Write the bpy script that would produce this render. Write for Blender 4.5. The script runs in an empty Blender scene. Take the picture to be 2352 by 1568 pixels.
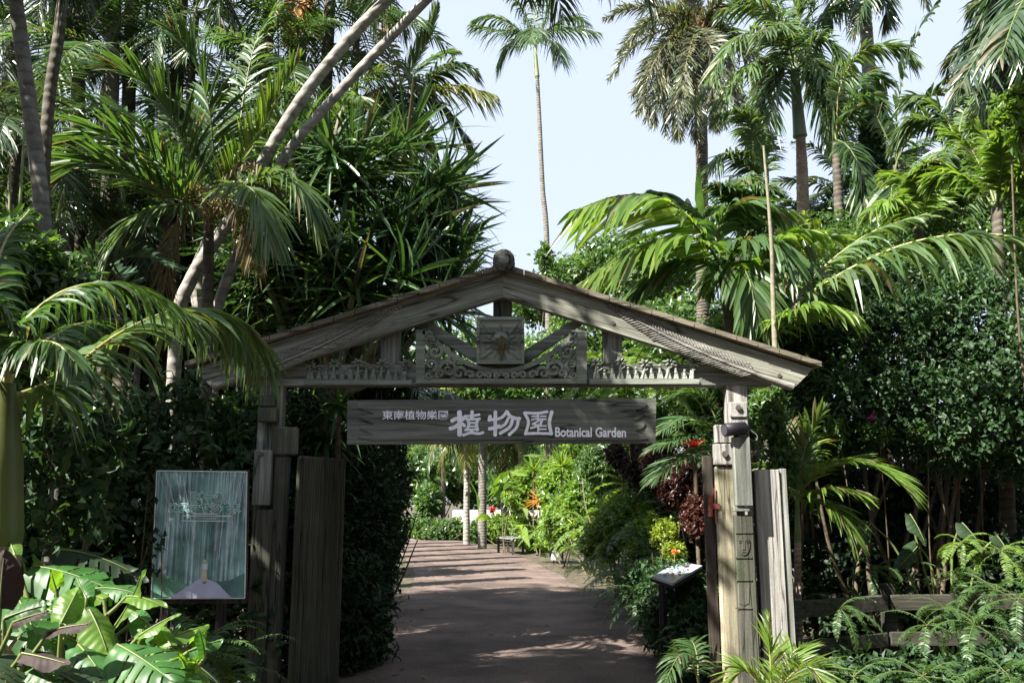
import bpy, math, random
import numpy as np
sc = bpy.context.scene
COL = sc.collection
RAD = math.radians
# ---------------------------------------------------------------- camera
EYE = 1.65; PITCH = RAD(10.4); F = 1990.0          # focal length in photo units (2352 wide)
cam = bpy.data.objects.new('camera', bpy.data.cameras.new('camera')); COL.objects.link(cam)
cam.location = (0, 0, EYE); cam.rotation_euler = (math.pi/2 + PITCH, 0, 0)
cam.data.sensor_width = 36.0; cam.data.lens = 36.0*F/2352; cam.data.clip_end = 3000; cam.data.clip_start = .05
sc.camera = cam
# ---------------------------------------------------------------- light
SUN = np.array((-0.56, -0.42, 0.71)); SUN /= np.linalg.norm(SUN)
w = bpy.data.worlds.new('World'); sc.world = w; w.use_nodes = True
nt = w.node_tree; nt.nodes.clear()
sky = nt.nodes.new('ShaderNodeTexSky'); sky.sky_type = 'NISHITA'; sky.sun_disc = False
sky.sun_elevation = math.asin(SUN[2]); sky.sun_rotation = math.atan2(SUN[0], SUN[1])
sky.air_density = 1.0; sky.dust_density = 2.5; sky.ozone_density = 1.0
bg = nt.nodes.new('ShaderNodeBackground'); bg.inputs[1].default_value = 0.12
wo = nt.nodes.new('ShaderNodeOutputWorld')
hz = nt.nodes.new('ShaderNodeMix'); hz.data_type = 'RGBA'; hz.inputs[0].default_value = .92      # thin bright haze over the blue
hz.inputs[7].default_value = (1.8, 2.02, 2.46, 1); nt.links.new(sky.outputs[0], hz.inputs[6]); nt.links.new(hz.outputs[2], bg.inputs[0]); nt.links.new(bg.outputs[0], wo.inputs[0])
sl = bpy.data.lights.new('sun', 'SUN'); sl.energy = 5.0; sl.angle = RAD(.5); sl.color = (1, .95, .86)
so = bpy.data.objects.new('sun', sl); COL.objects.link(so)
from mathutils import Vector
so.rotation_euler = Vector(SUN).to_track_quat('Z', 'Y').to_euler(); so.location = (-20, -10, 30)
sc.view_settings.view_transform = 'Standard'; sc.view_settings.look = 'None'
sc.view_settings.exposure = 1.95; sc.view_settings.gamma = 1.0
try:
    sc.cycles.max_bounces = 6; sc.cycles.diffuse_bounces = 2; sc.cycles.glossy_bounces = 2
    sc.cycles.transmission_bounces = 4; sc.cycles.use_denoising = True
    sc.cycles.sample_clamp_indirect = 6
except Exception: pass
# ---------------------------------------------------------------- projection helpers
SP, CP = math.sin(PITCH), math.cos(PITCH)
def P(px, py, Y):
    u = (px-1176)/F; v = (784-py)/F
    d = np.array((u, CP - v*SP, SP + v*CP)); t = Y/d[1]
    return np.array((0, 0, EYE)) + d*t
def GP(px, py, z=0.0):
    u = (px-1176)/F; v = (784-py)/F
    d = np.array((u, CP - v*SP, SP + v*CP)); t = (z-EYE)/d[2]
    return np.array((0, 0, EYE)) + d*t
def pxm(Y, n=1): return n*Y/F
rng = np.random.default_rng(7)
def nrm(a): return a/np.maximum(np.linalg.norm(a, axis=-1, keepdims=True), 1e-9)
UPV = np.array((0, 0, 1.0))
def cr(pts, n):
    p = np.array(pts, float); p = np.vstack([2*p[0]-p[1], p, 2*p[-1]-p[-2]])
    m = len(p)-3; t = np.linspace(0, m, n); i = np.minimum(t.astype(int), m-1); f = (t-i)[:, None]
    a, b, c, d = p[i], p[i+1], p[i+2], p[i+3]
    return .5*((2*b)+(-a+c)*f+(2*a-5*b+4*c-d)*f**2+(-a+3*b-3*c+d)*f**3)
# ---------------------------------------------------------------- objects
ORG = {}
def tag(o, label=None, cat=None, group=None, kind=None):
    if label: o['label'] = label
    if cat: o['category'] = cat
    if group: o['group'] = group
    if kind: o['kind'] = kind
    return o
def thing(name, label, cat, loc, group=None):
    o = bpy.data.objects.new(name, None); COL.objects.link(o); o.location = tuple(loc); o.empty_display_size = .2
    ORG[o.name] = np.array(loc, float); return tag(o, label, cat, group)
class MB:
    def __init__(s): s.V = []; s.Fc = []; s.n = 0
    def add(s, v, f, mat=0, smooth=False):
        v = np.asarray(v, float).reshape(-1, 3); f = np.asarray(f, np.int64)
        if len(f) == 0: return
        s.V.append(v); s.Fc.append((f+s.n, mat, smooth)); s.n += len(v)
    def ngon(s, pts, mat=0): s.add(pts, [list(range(len(pts)))], mat)
    def box(s, a, b, mat=0, bev=0.0):
        a = np.array(a, float); b = np.array(b, float)
        a, b = np.minimum(a, b).astype(float), np.maximum(a, b).astype(float); q = bev
        if q <= 0:
            c = [(x, y, z) for x in (a[0], b[0]) for y in (a[1], b[1]) for z in (a[2], b[2])]
            s.add(c, [(0,1,3,2),(4,6,7,5),(0,4,5,1),(2,3,7,6),(0,2,6,4),(1,5,7,3)], mat); return
        s.hexa([np.array(p) for p in ((a[0],a[1],a[2]),(b[0],a[1],a[2]),(b[0],b[1],a[2]),(a[0],b[1],a[2]),
               (a[0],a[1],b[2]),(b[0],a[1],b[2]),(b[0],b[1],b[2]),(a[0],b[1],b[2]))], mat, q)
    def hexa(s, c, mat=0, bev=0.0):
        """eight corners: bottom loop then top loop; small chamfer on all edges"""
        c = [np.array(p, float) for p in c]
        if bev <= 0:
            s.add(c, [(0,3,2,1),(4,5,6,7),(0,1,5,4),(1,2,6,5),(2,3,7,6),(3,0,4,7)], mat); return
        nb = {0:(1,3,4),1:(0,2,5),2:(1,3,6),3:(2,0,7),4:(5,7,0),5:(4,6,1),6:(5,7,2),7:(6,4,3)}
        faces = [(0,3,2,1),(4,5,6,7),(0,1,5,4),(1,2,6,5),(2,3,7,6),(3,0,4,7)]
        V = []; idx = {}
        for fi, f in enumerate(faces):
            for v in f:
                k = f.index(v); p, n = f[k-1], f[(k+1) % 4]
                dp = c[p]-c[v]; dn = c[n]-c[v]
                idx[(fi, v)] = len(V)
                V.append(c[v]+bev*dp/max(np.linalg.norm(dp), 1e-6)+bev*dn/max(np.linalg.norm(dn), 1e-6))
        Q = [[idx[(fi, v)] for v in f] for fi, f in enumerate(faces)]
        ed = {}
        for fi, f in enumerate(faces):
            for k in range(4):
                a, b = f[k], f[(k+1) % 4]; ed.setdefault((min(a, b), max(a, b)), []).append((fi, a, b))
        for e in ed.values():
            (f1, a, b), (f2, _, _) = e
            Q.append([idx[(f1, b)], idx[(f1, a)], idx[(f2, a)], idx[(f2, b)]])
        s.add(V, Q, mat)
        T = []
        for v in range(8):
            fs = [fi for fi, f in enumerate(faces) if v in f]; T.append([idx[(fi, v)] for fi in fs])
        base = s.n-len(V); s.Fc.append((np.array(T)+base, mat, False))
    def prism(s, pts, d, mat=0):
        """extrude a polygon of 3-D points by vector d"""
        p = np.array(pts, float); n = len(p); q = p+np.array(d, float)
        s.add(p, [list(range(n))[::-1]], mat); s.add(q, [list(range(n))], mat)
        s.add(np.vstack([p, q]), [(i, (i+1) % n, n+(i+1) % n, n+i) for i in range(n)], mat)
    def tube(s, pts, r, seg=8, mat=0, caps=True, smooth=True):
        p = np.array(pts, float); n = len(p); r = np.broadcast_to(np.array(r, float), (n,))
        t = nrm(np.gradient(p, axis=0)); ref = np.where(np.abs(t[:, 2:3]) > .9, np.array([[1., 0, 0]]), np.array([[0, 0, 1.]]))
        if np.abs(t[:, 2]).max() > .9: ref = np.broadcast_to(np.array([[1., .02, 0]]), (n, 3))
        if np.abs((t*ref).sum(1)).max() > .97: ref = np.broadcast_to(np.array([[.1, 1., .1]]), (n, 3))
        a = nrm(np.cross(t, ref)); b = np.cross(t, a)
        th = np.linspace(0, 2*np.pi, seg, endpoint=False)
        V = p[:, None]+r[:, None, None]*(np.cos(th)[None, :, None]*a[:, None]+np.sin(th)[None, :, None]*b[:, None])
        i = np.arange(n-1)[:, None]*seg; j = np.arange(seg)[None]; k = (j+1) % seg
        f = np.stack([i+j, i+k, i+seg+k, i+seg+j], -1).reshape(-1, 4)
        s.add(V, f, mat, smooth)
        if caps:
            s.add(V[0], [list(range(seg))[::-1]], mat); s.add(V[-1], [list(range(seg))], mat)
    def ribbons(s, C, W, mat=0, fold=None):
        """N ribbons: centre lines C (N,K,3), half-width vectors W (N,K,3); fold: offset (N,K,3) of the mid line"""
        N, K, _ = C.shape
        if fold is None:
            V = np.stack([C-W, C+W], 2).reshape(-1, 3); m = 2
        else:
            V = np.stack([C-W, C+fold, C+W], 2).reshape(-1, 3); m = 3
        b = (np.arange(N)*K*m)[:, None, None]; k = (np.arange(K-1)*m)[None, :, None]; c = np.arange(m-1)[None, None]
        i = b+k+c
        s.add(V, np.stack([i, i+1, i+m+1, i+m], -1).reshape(-1, 4), mat)
    def sphere(s, c, r, mat=0, u=10, v=7, sc_=(1, 1, 1)):
        th = np.linspace(0, np.pi, v); ph = np.linspace(0, 2*np.pi, u, endpoint=False)
        V = np.stack([np.outer(np.sin(th), np.cos(ph)), np.outer(np.sin(th), np.sin(ph)), np.outer(np.cos(th), np.ones(u))], -1)
        V = V*np.array(sc_)*r+np.array(c); i = np.arange(v-1)[:, None]*u; j = np.arange(u)[None]; k = (j+1) % u
        s.add(V, np.stack([i+j, i+u+j, i+u+k, i+k], -1).reshape(-1, 4), mat, True)
    def petal(s, a, b, wd, h, nv, mat=0):
        """raised carved leaf lying on a surface with normal nv, from a to b"""
        a = np.array(a, float); b = np.array(b, float); nv = np.array(nv, float); d = b-a; sd = nrm(np.cross(d, nv))
        m = a+.42*d; q = a+.75*d
        V = [a, m+sd*wd, q+sd*wd*.7, b, q-sd*wd*.7, m-sd*wd, a+nv*h*.6, m+nv*h, q+nv*h*.85, b+nv*h*.2]
        s.add(V, [(0,1,7,6),(1,2,8,7),(2,3,9,8),(0,6,7,5),(5,7,8,4),(4,8,9,3)], mat)
    def build(s, name, mats, parent=None, world=False):
        org = ORG.get(parent.name, np.zeros(3)) if parent else np.zeros(3)
        V = np.concatenate(s.V)-org if s.V else np.zeros((0, 3))
        loops = []; starts = []; mi = []; sm = []; pos = 0
        for f, m, smo in s.Fc:
            n, k = f.shape; loops.append(f.reshape(-1)); starts.append(pos+np.arange(n)*k); pos += n*k
            mi.append(np.full(n, m)); sm.append(np.full(n, smo))
        L = np.concatenate(loops); S = np.concatenate(starts)
        me = bpy.data.meshes.new(name); me.vertices.add(len(V)); me.vertices.foreach_set('co', V.astype(np.float32).ravel())
        me.loops.add(len(L)); me.loops.foreach_set('vertex_index', L.astype(np.int32))
        me.polygons.add(len(S)); me.polygons.foreach_set('loop_start', S.astype(np.int32))
        me.polygons.foreach_set('material_index', np.concatenate(mi).astype(np.int32))
        me.polygons.foreach_set('use_smooth', np.concatenate(sm).astype(bool))
        for m in (mats if isinstance(mats, (list, tuple)) else [mats]): me.materials.append(m)
        me.update(calc_edges=True)
        o = bpy.data.objects.new(name, me); COL.objects.link(o)
        if parent: o.parent = parent
        ORG[o.name] = org
        return o
# ---------------------------------------------------------------- materials
def newmat(name):
    m = bpy.data.materials.new(name); m.use_nodes = True; n = m.node_tree; n.nodes.clear()
    return m, n, n.nodes, n.links
def leaf(name, cols, rough=.42, tr=.3, tcol=None, spec=.5, dead=0.0, ns=1.3, nv=.35):
    m, n, N, L = newmat(name)
    g = N.new('ShaderNodeNewGeometry'); rp = N.new('ShaderNodeValToRGB'); L.new(g.outputs['Random Per Island'], rp.inputs[0])
    cr_ = rp.color_ramp
    while len(cr_.elements) < len(cols): cr_.elements.new(.5)
    for i, c in enumerate(cols):
        cr_.elements[i].position = i/(len(cols)-1)*(1-dead) if len(cols) > 1 else 0; cr_.elements[i].color = (*c, 1)
    if dead:
        q = cr_.elements.new(1-dead*.9); q.color = (.09, .08, .04, 1); q = cr_.elements.new(1.0); q.color = (.15, .125, .08, 1)
    tc = N.new('ShaderNodeTexCoord'); nz = N.new('ShaderNodeTexNoise'); nz.inputs['Scale'].default_value = ns; nz.inputs['Detail'].default_value = 5
    L.new(tc.outputs['Object'], nz.inputs['Vector'])
    hs = N.new('ShaderNodeHueSaturation'); mr = N.new('ShaderNodeMapRange')
    mr.inputs[1].default_value = .3; mr.inputs[2].default_value = .7; mr.inputs[3].default_value = 1-nv; mr.inputs[4].default_value = 1+nv
    L.new(nz.outputs[0], mr.inputs[0]); L.new(mr.outputs[0], hs.inputs['Value']); L.new(rp.outputs[0], hs.inputs['Color'])
    b = N.new('ShaderNodeBsdfPrincipled'); b.inputs['Roughness'].default_value = rough; b.inputs['Specular IOR Level'].default_value = spec
    L.new(hs.outputs[0], b.inputs['Base Color'])
    t = N.new('ShaderNodeBsdfTranslucent'); mx = N.new('ShaderNodeMix'); mx.data_type = 'RGBA'; mx.blend_type = 'MULTIPLY'; mx.inputs[0].default_value = 1
    L.new(hs.outputs[0], mx.inputs[6]); mx.inputs[7].default_value = (*(tcol or (2.6, 2.6, .9)), 1)
    L.new(mx.outputs[2], t.inputs[0])
    ms = N.new('ShaderNodeMixShader'); ms.inputs[0].default_value = tr
    L.new(b.outputs[0], ms.inputs[1]); L.new(t.outputs[0], ms.inputs[2])
    o = N.new('ShaderNodeOutputMaterial'); L.new(ms.outputs[0], o.inputs[0]); return m
def wood(name, c1, c2, c3, axis='Z', ang=0.0, moss=.25, mosscol=(.07, .085, .05), grain=1.0, rough=.85):
    m, n, N, L = newmat(name)
    tc = N.new('ShaderNodeTexCoord'); mp = N.new('ShaderNodeMapping')
    mp.inputs['Rotation'].default_value = (0, ang, 0)
    L.new(tc.outputs['Object'], mp.inputs['Vector'])
    m2 = N.new('ShaderNodeMapping'); s = {'Z': (34, 34, 1.6), 'X': (1.6, 34, 34)}[axis]; m2.inputs['Scale'].default_value = [q*grain for q in s]
    L.new(mp.outputs[0], m2.inputs['Vector'])
    n1 = N.new('ShaderNodeTexNoise'); n1.inputs['Scale'].default_value = 1; n1.inputs['Detail'].default_value = 7; n1.inputs['Roughness'].default_value = .7
    L.new(m2.outputs[0], n1.inputs['Vector'])
    r1 = N.new('ShaderNodeValToRGB'); e = r1.color_ramp.elements; e[0].position = .3; e[0].color = (*c1, 1); e[1].position = .68; e[1].color = (*c3, 1)
    q = e.new(.5); q.color = (*c2, 1)
    L.new(n1.outputs[0], r1.inputs[0])
    n2 = N.new('ShaderNodeTexNoise'); n2.inputs['Scale'].default_value = 3.2; n2.inputs['Detail'].default_value = 8; n2.inputs['Roughness'].default_value = .65
    L.new(tc.outputs['Object'], n2.inputs['Vector'])
    r2 = N.new('ShaderNodeMapRange'); r2.inputs[1].default_value = .5; r2.inputs[2].default_value = .68; r2.inputs[3].default_value = 0; r2.inputs[4].default_value = moss
    L.new(n2.outputs[0], r2.inputs[0])
    mx = N.new('ShaderNodeMix'); mx.data_type = 'RGBA'; L.new(r2.outputs[0], mx.inputs[0]); L.new(r1.outputs[0], mx.inputs[6]); mx.inputs[7].default_value = (*mosscol, 1)
    m4 = N.new('ShaderNodeMapping'); m4.inputs['Scale'].default_value = [q*grain*.16 for q in s]; L.new(mp.outputs[0], m4.inputs['Vector'])
    n4 = N.new('ShaderNodeTexNoise'); n4.inputs['Scale'].default_value = 1; n4.inputs['Detail'].default_value = 9; n4.inputs['Roughness'].default_value = .72; L.new(m4.outputs[0], n4.inputs['Vector'])
    r4 = N.new('ShaderNodeMapRange'); r4.inputs[1].default_value = .34; r4.inputs[2].default_value = .66; r4.inputs[3].default_value = .45; r4.inputs[4].default_value = 1.45; L.new(n4.outputs[0], r4.inputs[0])
    m5 = N.new('ShaderNodeMapping'); m5.inputs['Scale'].default_value = [q*grain*.3 for q in s]; m5.inputs['Location'].default_value = (3.1, 1.7, 5.3); L.new(mp.outputs[0], m5.inputs['Vector'])
    n5 = N.new('ShaderNodeTexNoise'); n5.inputs['Scale'].default_value = 1; n5.inputs['Detail'].default_value = 3; L.new(m5.outputs[0], n5.inputs['Vector'])
    sb = N.new('ShaderNodeMath'); sb.operation = 'SUBTRACT'; sb.inputs[1].default_value = .56; L.new(n5.outputs[0], sb.inputs[0]); ab = N.new('ShaderNodeMath'); ab.operation = 'ABSOLUTE'; L.new(sb.outputs[0], ab.inputs[0])
    r5 = N.new('ShaderNodeMapRange'); r5.inputs[1].default_value = .004; r5.inputs[2].default_value = .022; r5.inputs[3].default_value = .3; r5.inputs[4].default_value = 1; L.new(ab.outputs[0], r5.inputs[0])
    mu = N.new('ShaderNodeMath'); mu.operation = 'MULTIPLY'; L.new(r4.outputs[0], mu.inputs[0]); L.new(r5.outputs[0], mu.inputs[1])
    h4 = N.new('ShaderNodeHueSaturation'); L.new(mx.outputs[2], h4.inputs['Color']); L.new(mu.outputs[0], h4.inputs['Value'])
    b = N.new('ShaderNodeBsdfPrincipled'); b.inputs['Roughness'].default_value = rough; b.inputs['Specular IOR Level'].default_value = .25
    L.new(h4.outputs[0], b.inputs['Base Color'])
    bp = N.new('ShaderNodeBump'); bp.inputs['Strength'].default_value = .7; bp.inputs['Distance'].default_value = .006
    ad = N.new('ShaderNodeMath'); ad.operation = 'ADD'; L.new(n1.outputs[0], ad.inputs[0])
    n3 = N.new('ShaderNodeTexNoise'); n3.inputs['Scale'].default_value = 60; L.new(tc.outputs['Object'], n3.inputs['Vector'])
    ml = N.new('ShaderNodeMath'); ml.operation = 'MULTIPLY'; ml.inputs[1].default_value = .4; L.new(n3.outputs[0], ml.inputs[0]); L.new(ml.outputs[0], ad.inputs[1])
    L.new(ad.outputs[0], bp.inputs['Height']); L.new(bp.outputs[0], b.inputs['Normal'])
    o = N.new('ShaderNodeOutputMaterial'); L.new(b.outputs[0], o.inputs[0]); return m
def plain(name, col, rough=.6, var=.25, scale=12, metal=0, bump=.0, spec=.4):
    m, n, N, L = newmat(name)
    tc = N.new('ShaderNodeTexCoord'); nz = N.new('ShaderNodeTexNoise'); nz.inputs['Scale'].default_value = scale; nz.inputs['Detail'].default_value = 6
    L.new(tc.outputs['Object'], nz.inputs['Vector'])
    mr = N.new('ShaderNodeMapRange'); mr.inputs[1].default_value = .25; mr.inputs[2].default_value = .75; mr.inputs[3].default_value = 1-var; mr.inputs[4].default_value = 1+var
    L.new(nz.outputs[0], mr.inputs[0])
    mx = N.new('ShaderNodeHueSaturation'); mx.inputs['Color'].default_value = (*col, 1); L.new(mr.outputs[0], mx.inputs['Value'])
    b = N.new('ShaderNodeBsdfPrincipled'); b.inputs['Roughness'].default_value = rough; b.inputs['Metallic'].default_value = metal; b.inputs['Specular IOR Level'].default_value = spec
    L.new(mx.outputs[0], b.inputs['Base Color'])
    if bump:
        bp = N.new('ShaderNodeBump'); bp.inputs['Strength'].default_value = bump; bp.inputs['Distance'].default_value = .02
        L.new(nz.outputs[0], bp.inputs['Height']); L.new(bp.outputs[0], b.inputs['Normal'])
    o = N.new('ShaderNodeOutputMaterial'); L.new(b.outputs[0], o.inputs[0]); return m
def bark(name, c1, c2, ring=6.0, rough=.85, strength=.5):
    m, n, N, L = newmat(name); ring = ring*.8
    tc = N.new('ShaderNodeTexCoord')
    wv = N.new('ShaderNodeTexWave'); wv.bands_direction = 'Z'; wv.inputs['Scale'].default_value = ring; wv.inputs['Distortion'].default_value = 5; wv.inputs['Detail'].default_value = 3
    L.new(tc.outputs['Object'], wv.inputs['Vector'])
    nz = N.new('ShaderNodeTexNoise'); nz.inputs['Scale'].default_value = 7; nz.inputs['Detail'].default_value = 8; nz.inputs['Roughness'].default_value = .7; L.new(tc.outputs['Object'], nz.inputs['Vector'])
    r = N.new('ShaderNodeValToRGB'); r.color_ramp.elements[0].position = .32; r.color_ramp.elements[0].color = (*c1, 1); r.color_ramp.elements[1].position = .62; r.color_ramp.elements[1].color = (*c2, 1)
    L.new(nz.outputs[0], r.inputs[0])
    mr = N.new('ShaderNodeMapRange'); mr.inputs[1].default_value = 0; mr.inputs[2].default_value = .22; mr.inputs[3].default_value = .68; mr.inputs[4].default_value = 1.0
    L.new(wv.outputs[1], mr.inputs[0])
    hs = N.new('ShaderNodeHueSaturation'); L.new(r.outputs[0], hs.inputs['Color']); L.new(mr.outputs[0], hs.inputs['Value'])
    b = N.new('ShaderNodeBsdfPrincipled'); b.inputs['Roughness'].default_value = rough; b.inputs['Specular IOR Level'].default_value = .25; L.new(hs.outputs[0], b.inputs['Base Color'])
    ad = N.new('ShaderNodeMath'); ad.operation = 'ADD'; L.new(wv.outputs[1], ad.inputs[0]); L.new(nz.outputs[0], ad.inputs[1])
    bp = N.new('ShaderNodeBump'); bp.inputs['Strength'].default_value = strength; bp.inputs['Distance'].default_value = .015; L.new(ad.outputs[0], bp.inputs['Height']); L.new(bp.outputs[0], b.inputs['Normal'])
    o = N.new('ShaderNodeOutputMaterial'); L.new(b.outputs[0], o.inputs[0]); return m
M = {}
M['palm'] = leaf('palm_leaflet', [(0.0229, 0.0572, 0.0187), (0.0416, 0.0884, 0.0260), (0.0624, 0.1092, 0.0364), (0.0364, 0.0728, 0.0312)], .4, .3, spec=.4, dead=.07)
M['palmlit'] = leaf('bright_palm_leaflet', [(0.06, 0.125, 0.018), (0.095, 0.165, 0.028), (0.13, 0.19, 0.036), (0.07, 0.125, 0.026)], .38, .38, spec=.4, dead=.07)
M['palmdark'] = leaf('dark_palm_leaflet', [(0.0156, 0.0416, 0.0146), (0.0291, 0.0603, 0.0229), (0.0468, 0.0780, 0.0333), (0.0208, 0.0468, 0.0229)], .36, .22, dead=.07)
M['palmblue'] = leaf('blue_palm_leaflet', [(0.0364, 0.0728, 0.0416), (0.0520, 0.0936, 0.0572), (0.0312, 0.0624, 0.0364)], .4, .2)
M['palmgrey'] = leaf('grey_palm_leaflet', [(0.05, 0.098, 0.034), (0.072, 0.125, 0.046), (0.1, 0.148, 0.06), (0.042, 0.078, 0.028)], .38, .28, spec=.4, dead=.07)
M['palmdry'] = leaf('dry_palm_leaflet', [(.12, .09, .05), (.2, .15, .08), (.09, .08, .04)], .7, .25, (1.6, 1.4, 1))
M['palmyel'] = leaf('yellowing_palm_leaflet', [(.07, .12, .03), (.13, .15, .04), (.2, .17, .06), (.07, .11, .03)], .42, .35)
M['orange'] = leaf('orange_dry_leaflet', [(.3, .12, .02), (.4, .2, .03), (.2, .12, .03)], .5, .4, (2, 1.6, .6))
M['date'] = leaf('date_leaflet', [(0.0480, 0.0672, 0.0288), (0.0768, 0.0960, 0.0480), (0.0960, 0.0960, 0.0528), (0.0528, 0.0720, 0.0384)], .38, .18)
M['pand'] = leaf('strap_leaf', [(0.0208, 0.0520, 0.0187), (0.0364, 0.0780, 0.0291), (0.0572, 0.1040, 0.0416), (0.0728, 0.1248, 0.0468)], .3, .25, dead=.025)
M['rach'] = plain('green_rachis', (.1, .13, .04), .5)
M['rachy'] = plain('yellow_rachis', (.25, .24, .09), .5)
M['rachb'] = plain('brown_rachis', (.13, .09, .05), .7)
M['bush'] = leaf('glossy_shrub_leaf', [(0.0125, 0.0364, 0.0146), (0.0260, 0.0624, 0.0229), (0.0416, 0.0832, 0.0312), (0.0208, 0.0468, 0.0208)], .52, .2, spec=.35)
M['bushmid'] = leaf('mid_green_leaf', [(0.0312, 0.0728, 0.0208), (0.0520, 0.1040, 0.0312), (0.0728, 0.1248, 0.0364), (0.0416, 0.0884, 0.0291)], .36, .3)
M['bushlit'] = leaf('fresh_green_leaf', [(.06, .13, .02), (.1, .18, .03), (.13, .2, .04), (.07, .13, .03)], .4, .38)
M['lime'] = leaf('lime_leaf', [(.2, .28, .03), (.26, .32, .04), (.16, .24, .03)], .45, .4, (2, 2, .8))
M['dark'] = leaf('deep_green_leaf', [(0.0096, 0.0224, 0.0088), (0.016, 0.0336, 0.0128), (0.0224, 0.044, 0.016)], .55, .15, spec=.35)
M['red'] = leaf('dark_red_leaf', [(.05, .014, .012), (.08, .02, .016), (.03, .018, .012), (.06, .03, .02)], .36, .22, (2.5, 1.2, 1))
M['redbr'] = leaf('red_leaf', [(.3, .02, .015), (.4, .04, .02), (.2, .02, .02)], .4, .3, (2, 1, 1))
M['purple'] = leaf('purple_leaf', [(0.02, 0.016, 0.012), (0.035, 0.02, 0.016), (0.02, 0.016, 0.012)], .75, .2, (2, 1, 1.2))
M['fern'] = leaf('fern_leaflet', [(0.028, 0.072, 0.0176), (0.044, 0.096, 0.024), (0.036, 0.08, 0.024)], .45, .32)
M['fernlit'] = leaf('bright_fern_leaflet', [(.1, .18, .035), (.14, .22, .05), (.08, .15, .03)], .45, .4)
M['big'] = leaf('large_split_leaf', [(0.022, 0.08, 0.016), (0.035, 0.11, 0.022), (0.03, 0.095, 0.02)], .46, .32, ns=9, nv=.45)
M['biglit'] = leaf('young_large_leaf', [(0.07, 0.15, 0.02), (0.1, 0.18, 0.025)], .42, .45, ns=9, nv=.35)
M['trunk'] = bark('grey_palm_bark', (.09, .085, .072), (.2, .19, .165), 4)
M['trunkd'] = bark('dark_palm_bark', (.05, .045, .035), (.12, .105, .085), 4)
M['trunkw'] = bark('pale_ringed_bark', (.13, .125, .11), (.33, .31, .28), 3)
M['trunkr'] = bark('reddish_ringed_bark', (.2, .13, .1), (.36, .28, .22), 8)
M['date_t'] = bark('date_palm_bark', (.05, .045, .035), (.13, .11, .085), 5, strength=1)
M['shaft'] = plain('green_crownshaft', (.16, .2, .09), .4, .2, 4)
M['shaftg'] = plain('grey_green_crownshaft', (.2, .24, .17), .45, .15, 4)
M['shafty'] = plain('yellow_green_crownshaft', (.085, .1, .022), .45, .4, 3)  # base green darkened to carry the shade on the stem
M['stem'] = plain('woody_stem', (.1, .075, .05), .8, .4, 20, bump=.4)
M['stemp'] = plain('pale_stem', (.2, .19, .13), .7, .3, 20, bump=.3)
M['cane'] = plain('green_cane', (.13, .16, .05), .5, .3, 6)
AR = RAD(16.4)
G1, G2, G3 = (0.0982, 0.1025, 0.0898), (0.1768, 0.1838, 0.1656), (0.2876, 0.2989, 0.2763)
M['wz'] = wood('weathered_wood_upright', G1, G2, G3, 'Z')
M['wx'] = wood('weathered_wood_level', G1, G2, G3, 'X')
M['wr'] = wood('weathered_wood_falling', (0.1157, 0.1171, 0.0937), (0.2050, 0.2078, 0.1698), (0.3133, 0.3192, 0.2708), 'X', -AR)
M['wl'] = wood('weathered_wood_rising', (0.1129, 0.1159, 0.0945), (0.1982, 0.2044, 0.1692), (0.3050, 0.3141, 0.2684), 'X', AR)
M['wpale'] = wood('bleached_wood', (.17, .165, .15), (.29, .28, .262), (.42, .405, .385), 'Z', moss=.35, mosscol=(.12, .12, .1))
M['wyel'] = wood('yellowish_worn_post', (.15, .135, .085), (.27, .245, .17), (.38, .35, .265), 'Z', moss=.6, mosscol=(.1, .1, .05))
M['wold'] = wood('mossy_old_wood', (0.0451, 0.0451, 0.0342), (0.0793, 0.0805, 0.0634), (0.1366, 0.1342, 0.1098), 'Z', moss=.6, mosscol=(0.0573, 0.0732, 0.0366))
M['wdark'] = wood('dark_stained_wood', (.025, .02, .016), (.045, .036, .03), (.07, .058, .048), 'Z', moss=.1)
M['wcarve'] = wood('lichen_grey_carving', (0.1318, 0.1450, 0.1185), (0.2109, 0.2306, 0.1944), (0.3129, 0.3294, 0.2882), 'X', moss=.4, mosscol=(0.1647, 0.1976, 0.1318), grain=.7)
M['wsign'] = wood('grey_sign_board', (0.0715, 0.0772, 0.0674), (0.1206, 0.1276, 0.1122), (0.1824, 0.1908, 0.1726), 'X', moss=.3, mosscol=(0.0982, 0.1193, 0.0842))
M['wroof'] = wood('mossy_roof_board', (.08, .07, .05), (.15, .13, .1), (.25, .215, .17), 'X', moss=.6, mosscol=(.07, .075, .035))
M['wpole'] = wood('panel_ribbed_wood', (0.0342, 0.0366, 0.0268), (0.0573, 0.0586, 0.0439), (0.0903, 0.0927, 0.0708), 'Z', moss=.4, mosscol=(0.0793, 0.0976, 0.0549))
M['wleaf'] = wood('pale_carved_leaf_wood', (.13, .127, .112), (.21, .204, .185), (.31, .3, .28), 'X', moss=.2)  # paler than the fascia: sunlight on the carving put into its colour
M['wfence'] = wood('dark_fence_rail', (.022, .022, .016), (.042, .041, .031), (.075, .072, .057), 'X', moss=.5, mosscol=(.03, .04, .02))  # rail timber much darker than the gate wood
M['white'] = plain('worn_white_paint', (.88, .88, .95), .6, .14, 30)
M['black'] = plain('black_metal', (.008, .008, .011), .5, .2, 30)
M['rust'] = plain('red_rusty_metal', (.17, .045, .035), .7, .5, 30)
M['bolt'] = plain('dull_bolt', (.14, .13, .11), .5, .3, 30, .6)
M['olive'] = plain('olive_stain', (.075, .07, .035), .9, .3, 20)
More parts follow.
